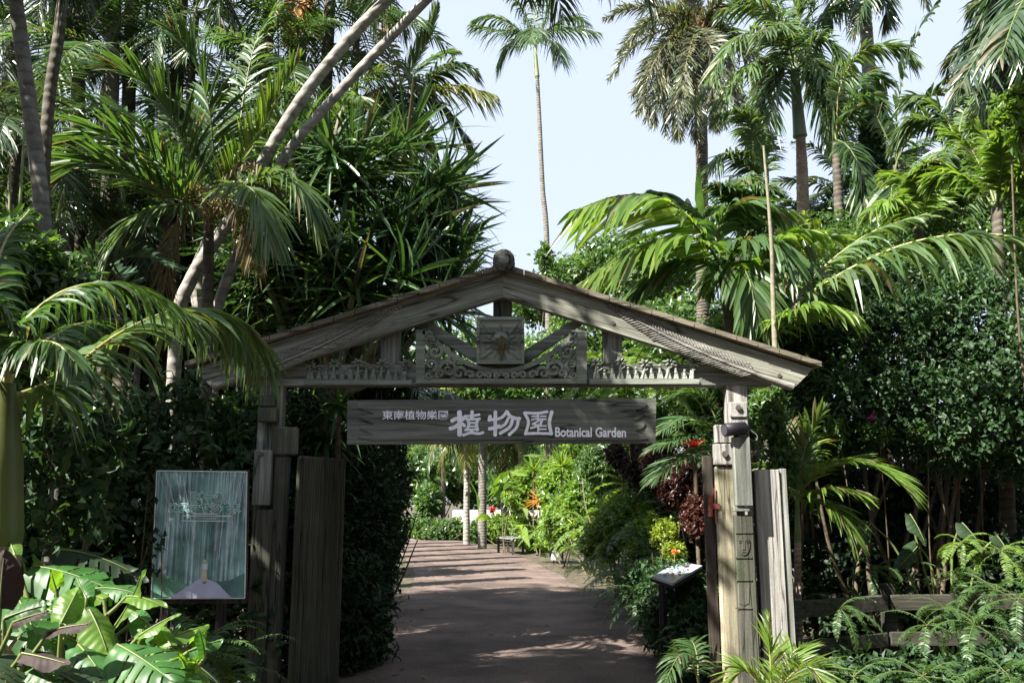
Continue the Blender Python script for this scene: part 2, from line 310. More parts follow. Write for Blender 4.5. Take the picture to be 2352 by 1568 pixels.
# ---------------------------------------------------------------- writing helper
def text_mesh(body, offset=0.0):
    c = bpy.data.curves.new('tmp', 'FONT'); c.body = body; c.size = 1; c.offset = offset; c.resolution_u = 4
    o = bpy.data.objects.new('tmp', c); COL.objects.link(o); bpy.context.view_layer.update()
    me = bpy.data.meshes.new_from_object(o.evaluated_get(bpy.context.evaluated_depsgraph_get()))
    V = np.zeros(len(me.vertices)*3); me.vertices.foreach_get('co', V); V = V.reshape(-1, 3)
    Fs = [list(p.vertices) for p in me.polygons]
    bpy.data.objects.remove(o); bpy.data.curves.remove(c); bpy.data.meshes.remove(me)
    return V, Fs
def put_text(mb, body, x0, y0, x1, y1, Y, offset=0.0, mat=0, slant=0.0):
    V, Fs = text_mesh(body, offset); lo, hi = V.min(0), V.max(0); q = (V-lo)/np.maximum(hi-lo, 1e-6)
    a, b, c, d = P(x0, y1, Y), P(x1, y1+slant, Y), P(x0, y0, Y), P(x1, y0+slant, Y)
    W = np.array([(a*(1-u)+b*u)*(1-v)+(c*(1-u)+d*u)*v for u, v, _ in q])
    n = mb.n; mb.V.append(W); mb.n += len(W)
    for k in (3, 4):
        f = [x for x in Fs if len(x) == k]
        if f: mb.Fc.append((np.array(f)+n, mat, False))
    for x in Fs:
        if len(x) > 4: mb.Fc.append((np.array([x])+n, mat, False))
#==SETTING==
# ================================================================ ground and path
def ground_mat():
    m, n, N, L = newmat('leaf_litter_soil')
    tc = N.new('ShaderNodeTexCoord'); nz = N.new('ShaderNodeTexNoise'); nz.inputs['Scale'].default_value = 5; nz.inputs['Detail'].default_value = 10
    L.new(tc.outputs['Object'], nz.inputs['Vector']); r = N.new('ShaderNodeValToRGB')
    r.color_ramp.elements[0].position = .35; r.color_ramp.elements[0].color = (.03, .026, .016, 1); r.color_ramp.elements[1].position = .65; r.color_ramp.elements[1].color = (.09, .075, .045, 1)
    L.new(nz.outputs[0], r.inputs[0]); b = N.new('ShaderNodeBsdfPrincipled'); b.inputs['Roughness'].default_value = .95; L.new(r.outputs[0], b.inputs['Base Color'])
    bp = N.new('ShaderNodeBump'); bp.inputs['Distance'].default_value = .03; L.new(nz.outputs[0], bp.inputs['Height']); L.new(bp.outputs[0], b.inputs['Normal'])
    o = N.new('ShaderNodeOutputMaterial'); L.new(b.outputs[0], o.inputs[0]); return m
def path_mat():
    m, n, N, L = newmat('reddish_asphalt')
    tc = N.new('ShaderNodeTexCoord'); nz = N.new('ShaderNodeTexNoise'); nz.inputs['Scale'].default_value = 70; nz.inputs['Detail'].default_value = 6
    L.new(tc.outputs['Object'], nz.inputs['Vector']); r = N.new('ShaderNodeValToRGB')
    r.color_ramp.elements[0].position = .3; r.color_ramp.elements[0].color = (.07, .054, .047, 1); r.color_ramp.elements[1].position = .7; r.color_ramp.elements[1].color = (.2, .148, .128, 1)
    L.new(nz.outputs[0], r.inputs[0])
    n2 = N.new('ShaderNodeTexNoise'); n2.inputs['Scale'].default_value = 1.1; n2.inputs['Detail'].default_value = 7; L.new(tc.outputs['Object'], n2.inputs['Vector'])
    mr = N.new('ShaderNodeMapRange'); mr.inputs[1].default_value = .35; mr.inputs[2].default_value = .65; mr.inputs[3].default_value = .6; mr.inputs[4].default_value = 1.2; L.new(n2.outputs[0], mr.inputs[0])
    hs = N.new('ShaderNodeHueSaturation'); L.new(r.outputs[0], hs.inputs['Color']); L.new(mr.outputs[0], hs.inputs['Value'])
    b = N.new('ShaderNodeBsdfPrincipled'); b.inputs['Roughness'].default_value = .9; b.inputs['Specular IOR Level'].default_value = .2; L.new(hs.outputs[0], b.inputs['Base Color'])
    bp = N.new('ShaderNodeBump'); bp.inputs['Strength'].default_value = .4; bp.inputs['Distance'].default_value = .006; L.new(nz.outputs[0], bp.inputs['Height']); L.new(bp.outputs[0], b.inputs['Normal'])
    o = N.new('ShaderNodeOutputMaterial'); L.new(b.outputs[0], o.inputs[0]); return m
g = MB(); g.add([(-900, -60, 0), (900, -60, 0), (900, 1500, 0), (-900, 1500, 0)], [(0, 1, 2, 3)])
tag(g.build('ground', ground_mat()), kind='structure')
right = [(2.1, -3), (2.0, 4), (1.95, 8)] + [tuple(GP(x, y)[:2]) for x, y in ((1545, 1500), (1420, 1405), (1345, 1352), (1268, 1310), (1212, 1283), (1142, 1262), (1075, 1244), (985, 1236.5))] + [(-7.5, 39), (-11, 40)]
left = [(-2.0, -3), (-1.95, 4), (-1.9, 8), (-1.9, 13), (-2.0, 18), (-2.6, 23), (-3.6, 27.5), (-5, 31), (-6.6, 33), (-8, 34), (-9.5, 34.8), (-11, 35.2)]
n = 60; A = cr([(*p, .004) for p in left], n); B = cr([(*p, .004) for p in right], n)
wob = rng.normal(0, .05, n); B[:, 0] += wob
pm = MB(); pm.add(np.vstack([A, B]), [(i, n+i, n+i+1, i+1) for i in range(n-1)])
tag(pm.build('path', path_mat()), kind='structure')
# ================================================================ gate
YG = 7.2
def G(px, py, d=0.0): return P(px, py, YG+d)
def beam(mb, poly, d0, d1, mat=0, rise=None):
    """polygon given in photo units on the plane at depth d0, extruded straight back to d1"""
    pts = [G(x, y, d0) for x, y in poly]; mb.prism(pts, (0, d1-d0, 0), mat)
gate = thing('garden_gate', 'weathered wooden gateway with carved gable over the path', 'gate', (0, YG, 0))
def gpart(mb, name, mats, parent=gate, label=None):
    o = mb.build(name, mats, parent); tag(o, label); return o
def vbox(mb, x0, y0, x1, y1, d0, d1, mat=0, bev=.006, down=False):
    """upright box whose front face has the given photo corners (top y0, bottom y1) at depth d0"""
    a = G(x0, y0, d0); b = G(x1, y0, d0); zb = 0.0 if down else G((x0+x1)/2, y1, d0)[2]
    c = [(a[0], YG+d0, zb), (b[0], YG+d0, zb), (b[0], YG+d1, zb), (a[0], YG+d1, zb), (a[0], YG+d0, a[2]), (b[0], YG+d0, a[2]), (b[0], YG+d1, a[2]), (a[0], YG+d1, a[2])]
    mb.hexa(c, mat, bev)
# tie beam
m = MB(); vbox(m, 545, 836, 1770, 885, .0, .15); gpart(m, 'tie_beam', M['wx'])
# rafters (fascia) and roof boards
mir = lambda x: 2312-x
for side in (0, 1):
    f = (lambda p: p) if side else (lambda p: [(mir(x), y) for x, y in p])
    m = MB(); pl = [(1156, 618), (1868, 846), (1822, 893), (1156, 681)]
    beam(m, f(pl), -.1, -.004)
    for bx, by in ((1500, 778), (1408, 742), (1790, 862)):
        c = G(*f([(bx, by)])[0], -.1); m.tube([c+(0, .01, 0), c-(0, .008, 0)], .017, 8, 1)
    gpart(m, 'rafter', [M['wr' if side else 'wl'], M['bolt']])
    m = MB(); np_ = 15
    for k in range(np_):                                   # roof boards butted down the slope, uneven front ends
        t0, t1 = k/np_, (k+1)/np_-.0025
        xa, xb = 1156+(1882-1156)*t0, 1156+(1882-1156)*t1; ya, yb = 610+(834-610)*t0, 610+(834-610)*t1
        dj = rng.uniform(-.181, -.173); th = 11+rng.uniform(-.4, .4)
        q = [(xa, ya), (xb, yb), (xb, yb+th), (xa, ya+th)]
        pts = [G(x, y, -.1) for x, y in f(q)]; m.prism([p+(0, dj+.1, 0) for p in pts], (0, .50, 0))
    gpart(m, 'roof_boards', M['wroof'])
    # carved palm leaf laid on the fascia
    m = MB(); a, b = np.array((1392., 697)), np.array((1822., 888)); d = (b-a)/np.linalg.norm(b-a); nn = np.array((d[1], -d[0]))
    N_ = 44; sgn = 1 if side else -1
    bow = lambda t: nn*(-14*math.sin(math.pi*t))
    for k in range(N_):
        t = .02+.80*k/N_; c = a+(b-a)*t+bow(t); wd = 26*min(1, .25+t*2.2)*min(1, (1.02-t)/.16)
        for s_ in (-1, 1):
            tipp = c+nn*s_*wd*.78-d*wd*1.15
            base = G(*(f([tuple(c)])[0]), -.102); tp = G(*(f([tuple(tipp)])[0]), -.102)
            m.petal(base, tp, .0135, .016, (0, -1, 0))
    sp = [G(*(f([tuple(a+(b-a)*t+bow(t))])[0]), -.105) for t in np.linspace(0, 1, 12)]
    m.tube(sp, np.linspace(.006, .018, 12), 6)
    m.tube([sp[-3], sp[-2], sp[-1]], [.018, .026, .03], 7)
    gpart(m, 'carved_leaf', M['wleaf'])
# ridge log with round end and cap
m = MB(); c = G(1157, 596, -.24); m.tube([c-(0, .006, 0), c+(0, .6, 0)], pxm(7, 19), 14, 0); m.tube([c-(0, .012, 0), c+(0, .001, 0)], pxm(7, 13), 12, 1)
for k in range(6): m.tube([c+(0, .1*k, 0), c+(0, .1*k+.09, 0)], pxm(7, 26)*(1+.03*(k % 2)), 14, 0)
lo = G(1130, 622, -.2); hi = G(1184, 600, -.2); m.hexa([(lo[0], YG-.2, lo[2]), (hi[0], YG-.2, lo[2]), (hi[0], YG+.3, lo[2]), (lo[0], YG+.3, lo[2]), (lo[0]+.02, YG-.2, hi[2]), (hi[0]-.02, YG-.2, hi[2]), (hi[0]-.02, YG+.3, hi[2]), (lo[0]+.02, YG+.3, hi[2])], 0, .004)
gpart(m, 'ridge_log', [M['wold'], M['wx']])
m = MB(); vbox(m, 1133, 640, 1176, 836, .01, .12); gpart(m, 'king_post', M['wold'])
for x0, x1 in ((875, 919), (1385, 1428)):
    m = MB(); vbox(m, x0, 735, x1, 836, .01, .12); gpart(m, 'queen_post', M['wz'])
for pl in ([(960, 752), (985, 738), (1160, 838), (1120, 846)], [(1345, 738), (1312, 738), (1150, 838), (1190, 846)]):
    m = MB(); beam(m, pl, .02, .1); gpart(m, 'brace', M['wx'])
# square carved plaque
pq = MB(); vbox(pq, 1095, 727, 1204, 835, -.06, -.012, 0, .003)
for x0, y0, x1, y1 in ((1095, 727, 1204, 734.5), (1095, 827.5, 1204, 835), (1095, 734.8, 1102, 827.2), (1197, 734.8, 1204, 827.2)): vbox(pq, x0, y0, x1, y1, -.082, -.0602, 0, .003)
pc = np.array((1149., 786)); nv = np.array((0, -1., 0))
for k in range(16):
    a = 2*math.pi*k/16; L = (66 if k % 4 == 2 else 47 if k % 2 == 0 else 40)
    e = pc+np.array((math.cos(a), math.sin(a)))*np.array((L, L)); e = np.clip(e, (1104, 736), (1195, 826)); s0 = pc+np.array((math.cos(a), math.sin(a)))*16
    pq.petal(G(*s0, -.0595), G(*e, -.0595), .022, .016 if k % 2 else .024, nv)
pq.sphere(G(1150, 783, -.06), pxm(7.1, 23), 0, 14, 9, (1, .55, 1))
pq.sphere(G(1152, 787, -.085), pxm(7.1, 13), 1, 12, 8, (.85, .6, 1.5))
pq.prism([G(1143, 804, -.0602), G(1160, 804, -.0602), G(1153, 827, -.0602), G(1150, 827, -.0602)], (0, -.03, 0), 1)
gpart(pq, 'carved_plaque', [M['wcarve'], M['olive']])
# curved fretwork panel
m = MB(); Q0, Q1 = -.05, -.004
beam(m, [(955, 757), (976, 757), (976, 880), (955, 880)], Q0, Q1); beam(m, [(1324, 753), (1348, 753), (1348, 880), (1324, 880)], Q0, Q1)
beam(m, [(976.3, 869), (1323.7, 869), (1323.7, 880), (976.3, 880)], Q0, Q1)
arc = []
for t in np.linspace(-1, 1, 41):
    x = 1150+174*t; y = 848-92*abs(t)**1.9; arc.append((x, y))
arc = np.array(arc); tn = nrm(np.gradient(arc, axis=0)); nn = np.stack([-tn[:, 1], tn[:, 0]], 1)
for i in range(40):
    q = [arc[i]-nn[i]*1, arc[i+1]-nn[i+1]*1, arc[i+1]+nn[i+1]*10, arc[i]+nn[i]*10]; beam(m, [tuple(v) for v in q], Q0+.002*(i % 2), Q1)
def scroll(cx, cy, r, a0, turns, sg, wpx=5.5, d=-.04):
    n = 26; th = np.linspace(0, 1, n); rr = r*(1-th*.86); an = a0+sg*th*turns*2*math.pi
    pts = [G(cx+rr[i]*math.cos(an[i]), cy+rr[i]*math.sin(an[i]), d-.012*th[i]) for i in range(n)]
    m.tube(pts, np.linspace(pxm(7, wpx), pxm(7, wpx*.55), n), 6)
def acan(x, y, a, L, n=5, spread=.9, wd=.02):
    for k in range(n):
        aa = a+spread*(k-(n-1)/2)/max(n-1, 1)*2; l = L*(1-.35*abs(k-(n-1)/2)/(n/2))
        m.petal(G(x, y, -.035), G(x+l*math.cos(aa), y+l*math.sin(aa), -.035), wd, .022, nv)
for mir_ in (0, 1):
    fx = (lambda x: 2303-x) if mir_ else (lambda x: x); sg = -1 if mir_ else 1
    A_ = lambda a: math.pi-a if mir_ else a
    for cx, cy, r, a0, tu, s_ in ((990, 783, 12, 2.5, 1.1, 1), (1000, 808, 17, -1, 1.2, 1), (990, 838, 15, 1.2, 1.1, -1), (1031, 848, 21, 3.2, 1.4, 1), (1055, 857, 15, 0, 1.2, -1),
                                  (1012, 858, 11, 2, 1.2, 1), (1080, 861, 10, 3, 1.1, 1), (1102, 862, 9, 0, 1.1, -1), (1122, 863, 8, 3, 1.1, 1), (1140, 864, 7, 0, 1.1, -1), (985, 862, 9, 0, 1.1, 1), (1040, 828, 10, 4, 1.1, -1), (985, 768, 8, 1, 1.2, -1)):
        scroll(fx(cx), cy, r, A_(a0), tu, s_*sg)
    for x, y, a, L in ((1000, 868, -1.3, 40), (1030, 866, -.6, 34), (990, 832, -1.2, 36), (1052, 862, -2.6, 30), (996, 800, -1.6, 30), (985, 820, -.6, 30), (1085, 866, -1.2, 16), (1110, 868, -1.5, 14), (1020, 842, -2.4, 26), (990, 860, -.3, 30)):
        acan(fx(x), y, A_(a), L)
gpart(m, 'fretwork_panel', M['wcarve'])
# friezes of little palms and people
for x0, x1, base, seed in ((697, 946, 874, 3), (1354, 1606, 872, 5)):
    r = random.Random(seed); m = MB(); beam(m, [(x0, base-2), (x1, base-2), (x1, base+9), (x0, base+9)], -.045, -.003)
    npalm = 5
    for k in range(npalm):
        cx = x0+14+(x1-x0-28)*k/(npalm-1); top = base-37-r.uniform(0, 5)
        m.tube([G(cx-4+r.uniform(-3, 3), base-2, -.025), G(cx, base-20, -.028), G(cx+2, top, -.03)], [.016, .010, .009], 6)
        for q in range(6):
            a = -math.pi/2+(q-2.5)*.95; L = 17+r.uniform(-3, 3)
            m.petal(G(cx+2, top, -.03), G(cx+2+L*math.cos(a), top+L*.72*math.sin(a), -.03), .016, .02, nv)
    for k in range(13):
        cx = x0+8+(x1-x0-16)*(k+.5)/13+r.uniform(-2, 2); h = r.choice((20, 26, 32)); wd = r.uniform(5, 8)
        m.prism([G(cx-wd, base-2, -.012), G(cx+wd, base-2, -.012), G(cx+wd*.45, base-h*.55, -.012), G(cx-wd*.45, base-h*.55, -.012)], (0, -.02, 0))
        m.tube([G(cx, base-h*.5, -.024), G(cx, base-h*.85, -.024)], [.014, .011], 6)
        m.sphere(G(cx, base-h-1, -.024), .013, 0, 8, 6)
        if k % 3 == 1: m.tube([G(cx-9, base-h-5, -.028), G(cx, base-h-8, -.03), G(cx+9, base-h-5, -.028)], .006, 5)
        if k % 3 == 0: m.tube([G(cx, base-h*.75, -.03), G(cx+10, base-h*.95, -.035)], .006, 5)
    gpart(m, 'palm_frieze', M['wcarve'])
# right post and the timbers bolted to it
m = MB(); vbox(m, 1668, 884.5, 1716, 1568, .005, .13, 0, .006, True); gpart(m, 'post', M['wpale'])
m = MB(); vbox(m, 1676, 923, 1716, 985, -.085, .003, 0, .006)
c = G(1695, 936, -.085); m.tube([c, c-(0, .02, 0)], .024, 6, 1); vbox(m, 1677, 952, 1715, 957, -.1, -.0855, 0, .002)
gpart(m, 'post_cap', [M['wpale'], M['bolt']])
m = MB(); vbox(m, 1643, 975, 1692, 1017, -.075, .001, 0, .006); vbox(m, 1641, 1019, 1692, 1067, -.085, .001, 0, .006)
c = G(1664, 1042, -.085); m.tube([c, c-(0, .02, 0)], .026, 6, 1)
gpart(m, 'cross_timber', [M['wpale'], M['bolt']])
m = MB(); vbox(m, 1717, 1020, 1744, 1060, .02, .14, 0, .006); c = G(1730, 1040, .02); m.tube([c, c-(0, .02, 0)], .02, 6, 1); gpart(m, 'cross_timber', [M['wold'], M['bolt']])
m = MB(); a = G(1684, 1000, -.17); b = G(1722, 1172, -.17)
vbox(m, 1684, 1002, 1723, 1162, -.17, -.09, 0, .007); vbox(m, 1686, 1162.5, 1722, 1174, -.155, -.095, 0, .004)
gpart(m, 'hanging_block', M['wz'])
m = MB(); vbox(m, 1642, 1068.5, 1692, 1568, -.06, .0, 0, .02, True); gpart(m, 'side_post', M['wyel'], label='yellowish worn post with knots')
# post carved with faces
m = MB(); vbox(m, 1687, 1182, 1729, 1568, -.13, -.062, 0, .006, True)
def face(y0, y1, x0=1692, x1=1725, d=-.1305):
    cx = (x0+x1)/2; ov = [(cx+(x1-x0)*.42*math.cos(t), (y0+y1)/2+(y1-y0)*.47*math.sin(t)) for t in np.linspace(0, 2*math.pi, 18, endpoint=False)]
    m.prism([G(x, y, d) for x, y in ov], (0, -.007, 0))
    e = d-.0075; w_ = x1-x0; h = y1-y0
    def bar(ax, ay, bx, by): m.prism([G(ax, ay, e), G(bx, ay, e), G(bx, by, e), G(ax, by, e)], (0, -.004, 0))
    bar(cx-w_*.38, y0+h*.27, cx+w_*.38, y0+h*.33); bar(cx-w_*.09, y0+h*.335, cx+w_*.09, y0+h*.72); bar(cx-w_*.15, y0+h*.79, cx+w_*.15, y0+h*.83)
    bar(cx-w_*.34, y0+h*.37, cx-w_*.2, y0+h*.41); bar(cx+w_*.2, y0+h*.37, cx+w_*.34, y0+h*.41)
for y0, y1 in ((1225, 1276), (1334, 1392)):
    if y0 < 1300: face(y0, y1)
    else: m.prism([G(1697, y0+4, -.1305), G(1722, y0+4, -.1305), G(1720, y1-8, -.1305), G(1709, y1-2, -.1305), G(1698, y1-8, -.1305)], (0, -.004, 0))
    for yy in (y0-4, y1+2): m.prism([G(1689, yy, -.1305), G(1727, yy, -.1305), G(1727, yy+3, -.1305), G(1689, yy+3, -.1305)], (0, -.007, 0))
gpart(m, 'carved_post', M['wold'])
m = MB(); vbox(m, 1733, 1078, 1790, 1568, -.02, .02, 0, .004, True); gpart(m, 'side_board', M['wpale'])
m = MB(); vbox(m, 1791.5, 1076, 1806, 1568, .0, .05, 0, .004, True); gpart(m, 'side_board', M['wz'])
m = MB(); vbox(m, 1728.5, 1080, 1733, 1568, .03, .06, 0, .002, True); gpart(m, 'side_board', M['wold'])
# left post
m = MB(); vbox(m, 596, 884.5, 650, 1568, .005, .13, 0, .006, True); gpart(m, 'post', M['wz'])
m = MB(); vbox(m, 592, 935, 636, 968, -.085, .003, 0, .006); vbox(m, 594, 907, 632, 934, -.06, .003, 0, .01); gpart(m, 'post_cap', M['wold'])
m = MB(); vbox(m, 624, 980, 684, 1045, -.06, .003, 0, .012); vbox(m, 628, 1046, 662, 1568, -.05, .06, 0, .02, True); gpart(m, 'side_post', M['wold'])
m = MB(); vbox(m, 584, 1033, 624, 1160, -.1, .003, 0, .007); c = G(600, 1042, -.1); m.tube([c, c-(0, .02, 0)], .02, 6, 1); gpart(m, 'hanging_block', [M['wz'], M['bolt']])
m = MB(); vbox(m, 580, 1170, 627, 1568, -.08, .003, 0, .008, True); gpart(m, 'carved_post', M['wold'])
# door leaves
m = MB(); nb = 9; a = P(690, 1045, 7.05); b = P(795, 1045, 7.65); dd = (b-a)/nb; zt = P(690, 1045, 7.05)[2]; e = nrm(np.array((dd[0], dd[1], 0))); nn_ = np.array((e[1], -e[0], 0))
lenb = np.linalg.norm(dd[:2])
for k in range(nb):
    p0 = a+dd*k; p1 = p0+e*(lenb-.004); top = zt+.0*k
    prof = [(0, 0), (lenb-.004, 0), (lenb-.004, top-.03), (lenb*.75, top-.006), (lenb*.5, top), (lenb*.25, top-.006), (0, top-.03)]
    m.prism([np.array((p0[0], p0[1], 0))+e*u+UPV*v for u, v in prof], -nn_*.03)
    for q in (.3, .7): m.tube([np.array((p0[0], p0[1], .0))+e*lenb*q+nn_*.004, np.array((p0[0], p0[1], top-.02))+e*lenb*q+nn_*.004], .008, 5)
gpart(m, 'door_leaf', M['wpole'], label='ribbed door leaf with scalloped top')
m = MB(); vbox(m, 1614, 1047, 1636, 1568, -.02, .03, 0, .003, True)
a = G(1616, 1047, .032); 
for k in range(8):
    y0 = YG+.032+.1*k; y1 = y0+.096; top = a[2]-.01+.02*(k % 2); xa, xb = a[0]*y0/a[1], a[0]*y1/a[1]; w_ = .03
    m.hexa([(xa, y0, 0), (xa+w_, y0, 0), (xb+w_, y1, 0), (xb, y1, 0), (xa, y0, top), (xa+w_, y0, top), (xb+w_, y1, top), (xb, y1, top)])
dr = gpart(m, 'door_leaf', M['wdark'], label='dark door leaf seen edge on')
m = MB(); c = G(1632, 1136, -.05); d_ = G(1632, 1186, -.05); m.tube([c, d_], .022, 10, 0); c2 = G(1640, 1120, -.068); d2 = G(1646, 1200, -.068)
m.box(c2, d2+(0, .012, 0)); c3 = G(1636, 1156, -.072); d3 = G(1654, 1168, -.072); m.box(c3, d3+(0, .02, 0)); gpart(m, 'hinge', M['rust'], dr)
# lamp on the right post
YL = YG-.2
lampo = thing('spotlight', 'black cylindrical spotlight fixed to the right gate post', 'lamp', P(1690, 985, YL))
m = MB(); a, b = P(1664, 987, YL), P(1710, 983, YL+.06); d = nrm(b-a); m.tube([a, a+d*.001, b, b+d*.012], [pxm(7, 14.5), pxm(7, 15.5), pxm(7, 15), pxm(7, 11)], 18); m.tube([a-d*.004, a+d*.002], [pxm(7, 12)]*2, 18, 1)
m.build('housing', [M['black'], plain('lamp_glass', (.05, .05, .06), .1)], lampo)
m = MB(); m.tube([P(1690, 1000, YL+.04), P(1692, 1008, YL+.06), P(1692, 1008, YL+.12)], .02, 8); m.build('bracket', M['black'], lampo)
m = MB(); m.tube(cr([P(1712, 984, YL+.08), P(1724, 988, YL+.06), P(1739, 1000, YL+.06), P(1737, 1011, YL+.07), P(1722, 1008, YL+.08), P(1716, 994, YL+.1), P(1714, 986, YL+.12)], 30), .006, 6); m.build('cable', plain('grey_cable', (.09, .1, .1), .5), lampo)
# ---------------------------------------------------------------- name board
YS = YG-.08
sign = thing('name_board', 'long grey wooden board with white lettering hung under the gate beam', 'sign', P(1150, 970, YS))
m = MB(); pl = [(798, 919), (1507, 914), (1506, 1017), (797, 1020)]; m.prism([P(x, y, YS) for x, y in pl], (0, .05, 0)); m.build('board', M['wsign'], sign)
# raised carved field with ragged ends
r = random.Random(4); top = [(x, 925+r.uniform(-1, 1)) for x in range(824, 1480, 40)]
rgt = [(1486, 928), (1478, 936), (1458, 942), (1464, 946), (1480, 948), (1474, 958), (1454, 966), (1462, 970), (1482, 972), (1476, 982), (1458, 990), (1466, 994), (1480, 997), (1488, 1007)]
bot = [(x, 1010+r.uniform(-1.5, 1.5)) for x in range(1460, 830, -40)]
lft = [(822, 1004), (836, 1000), (858, 998), (846, 992), (826, 984), (830, 978), (862, 976), (850, 968), (824, 960), (832, 954), (860, 951), (846, 944), (822, 936)]
m = MB(); m.prism([P(x, y, YS-.0005) for x, y in (top+rgt+bot+lft)], (0, -.013, 0)); m.build('carved_field', M['wsign'], sign)
YT = YS-.0137
def stroke(mb, pts, wd, k, conv):
    q = cr([(*conv(*p), 0) for p in pts], 8*len(pts))[:, :2] if len(pts) > 2 else np.array([np.array(conv(*pts[0]))*(1-t)+np.array(conv(*pts[1]))*t for t in np.linspace(0, 1, 6)])
    sx = abs(conv(1, 0)[0]-conv(0, 0)[0]); hw = wd*sx/2; t = nrm(np.gradient(q, axis=0)); nn = np.stack([-t[:, 1], t[:, 0]], 1)
    L_ = [q[i]+nn[i]*hw*(1.06 if i in (0, len(q)-1) else .97) for i in range(len(q))]; R_ = [q[i]-nn[i]*hw*(1.06 if i in (0, len(q)-1) else .97) for i in range(len(q))]
    a0 = math.atan2(t[-1][1], t[-1][0]); cap1 = [q[-1]+hw*np.array((math.cos(a0+x), math.sin(a0+x))) for x in np.linspace(math.pi/2, -math.pi/2, 7)[1:-1]]
    a1 = math.atan2(-t[0][1], -t[0][0]); cap0 = [q[0]+hw*np.array((math.cos(a1+x), math.sin(a1+x))) for x in np.linspace(math.pi/2, -math.pi/2, 7)[1:-1]]
    Y = YT-.0004*k; V = [P(x, y, Y) for x, y in L_+cap1+R_[::-1]+cap0]; nL = len(q)
    F_ = [(i, i+1, len(L_)+5+nL-2-i, len(L_)+5+nL-1-i) for i in range(nL-1)]
    o = nL+5; tot = 2*nL+10
    mb.add(V, F_); mb.add(V, [[nL-1]+list(range(nL, nL+5))+[nL+5]]); mb.add(V, [[tot-6]+list(range(tot-5, tot))+[0]])
c1 = lambda x, y: ((1500+x/4.704)/1.7415, (1600+y/4.704)/1.7415)
c2 = lambda x, y: ((1920+x/3.675)/1.7415, (1600+y/3.675)/1.7415)
S1 = [([(1590, 230), (1592, 640)], 88), ([(1450, 385), (1520, 350), (1640, 330)], 72), ([(1690, 300), (1830, 292), (1960, 270)], 46), ([(1580, 450), (1500, 505), (1420, 530)], 74), ([(1640, 440), (1685, 480)], 58), ([(1640, 380), (1710, 320)], 46),
      ([(1826, 220), (1826, 350)], 68), ([(1745, 360), (1765, 450), (1735, 555)], 56), ([(1935, 360), (1910, 450), (1925, 555)], 62), ([(1720, 355), (1840, 358), (1970, 348)], 44), ([(1750, 425), (1900, 425)], 34), ([(1750, 492), (1900, 492)], 34), ([(1700, 560), (1830, 552), (1940, 550)], 42), ([(1840, 560), (1780, 610)], 40), ([(1665, 655), (1800, 612), (1950, 628), (2030, 608)], 54)]
S2 = [([(226, 175), (224, 350), (222, 508)], 54), ([(148, 240), (135, 290)], 52), ([(140, 285), (240, 280), (330, 245), (393, 168)], 46), ([(142, 418), (230, 402), (280, 380)], 54), ([(395, 170), (445, 235), (520, 265), (580, 270)], 54), ([(565, 285), (535, 400), (430, 505)], 46), ([(415, 265), (370, 350), (295, 398)], 42), ([(480, 270), (440, 390), (300, 485)], 48),
      ([(655, 188), (712, 320), (668, 495)], 44), ([(660, 185), (850, 190), (985, 170)], 42), ([(1055, 172), (1020, 330), (1048, 492)], 52), ([(675, 490), (860, 486), (1045, 490)], 42), ([(852, 195), (852, 290)], 34), ([(765, 238), (828, 234)], 22), ([(760, 288), (830, 270)], 22), ([(890, 235), (968, 235)], 24), ([(880, 278), (968, 278)], 26), ([(890, 285), (830, 320), (775, 350)], 30), ([(915, 290), (890, 350)], 36), ([(800, 350), (830, 380), (750, 410)], 34), ([(856, 360), (856, 480)], 30), ([(880, 377), (972, 377)], 22), ([(880, 425), (972, 425)], 24)]
m = MB()
for k, (p, w_) in enumerate(S1): stroke(m, p, w_, k, c1)
for k, (p, w_) in enumerate(S2): stroke(m, p, w_, k, c2)
put_text(m, '東南植物樂園', 878, 942, 1029, 963, YT-.0002, .012)
put_text(m, 'Botanical Garden', 1275, 980, 1438, 1003, YT-.0002, .03, 0, 1)
m.build('lettering', M['white'], sign)
for x in (864, 876, 1434, 1446):
    m = MB(); m.tube([P(x, 918, YS+.03), G(x, 884, .06)], .003, 5); m.build('hanging_wire', M['black'], sign)
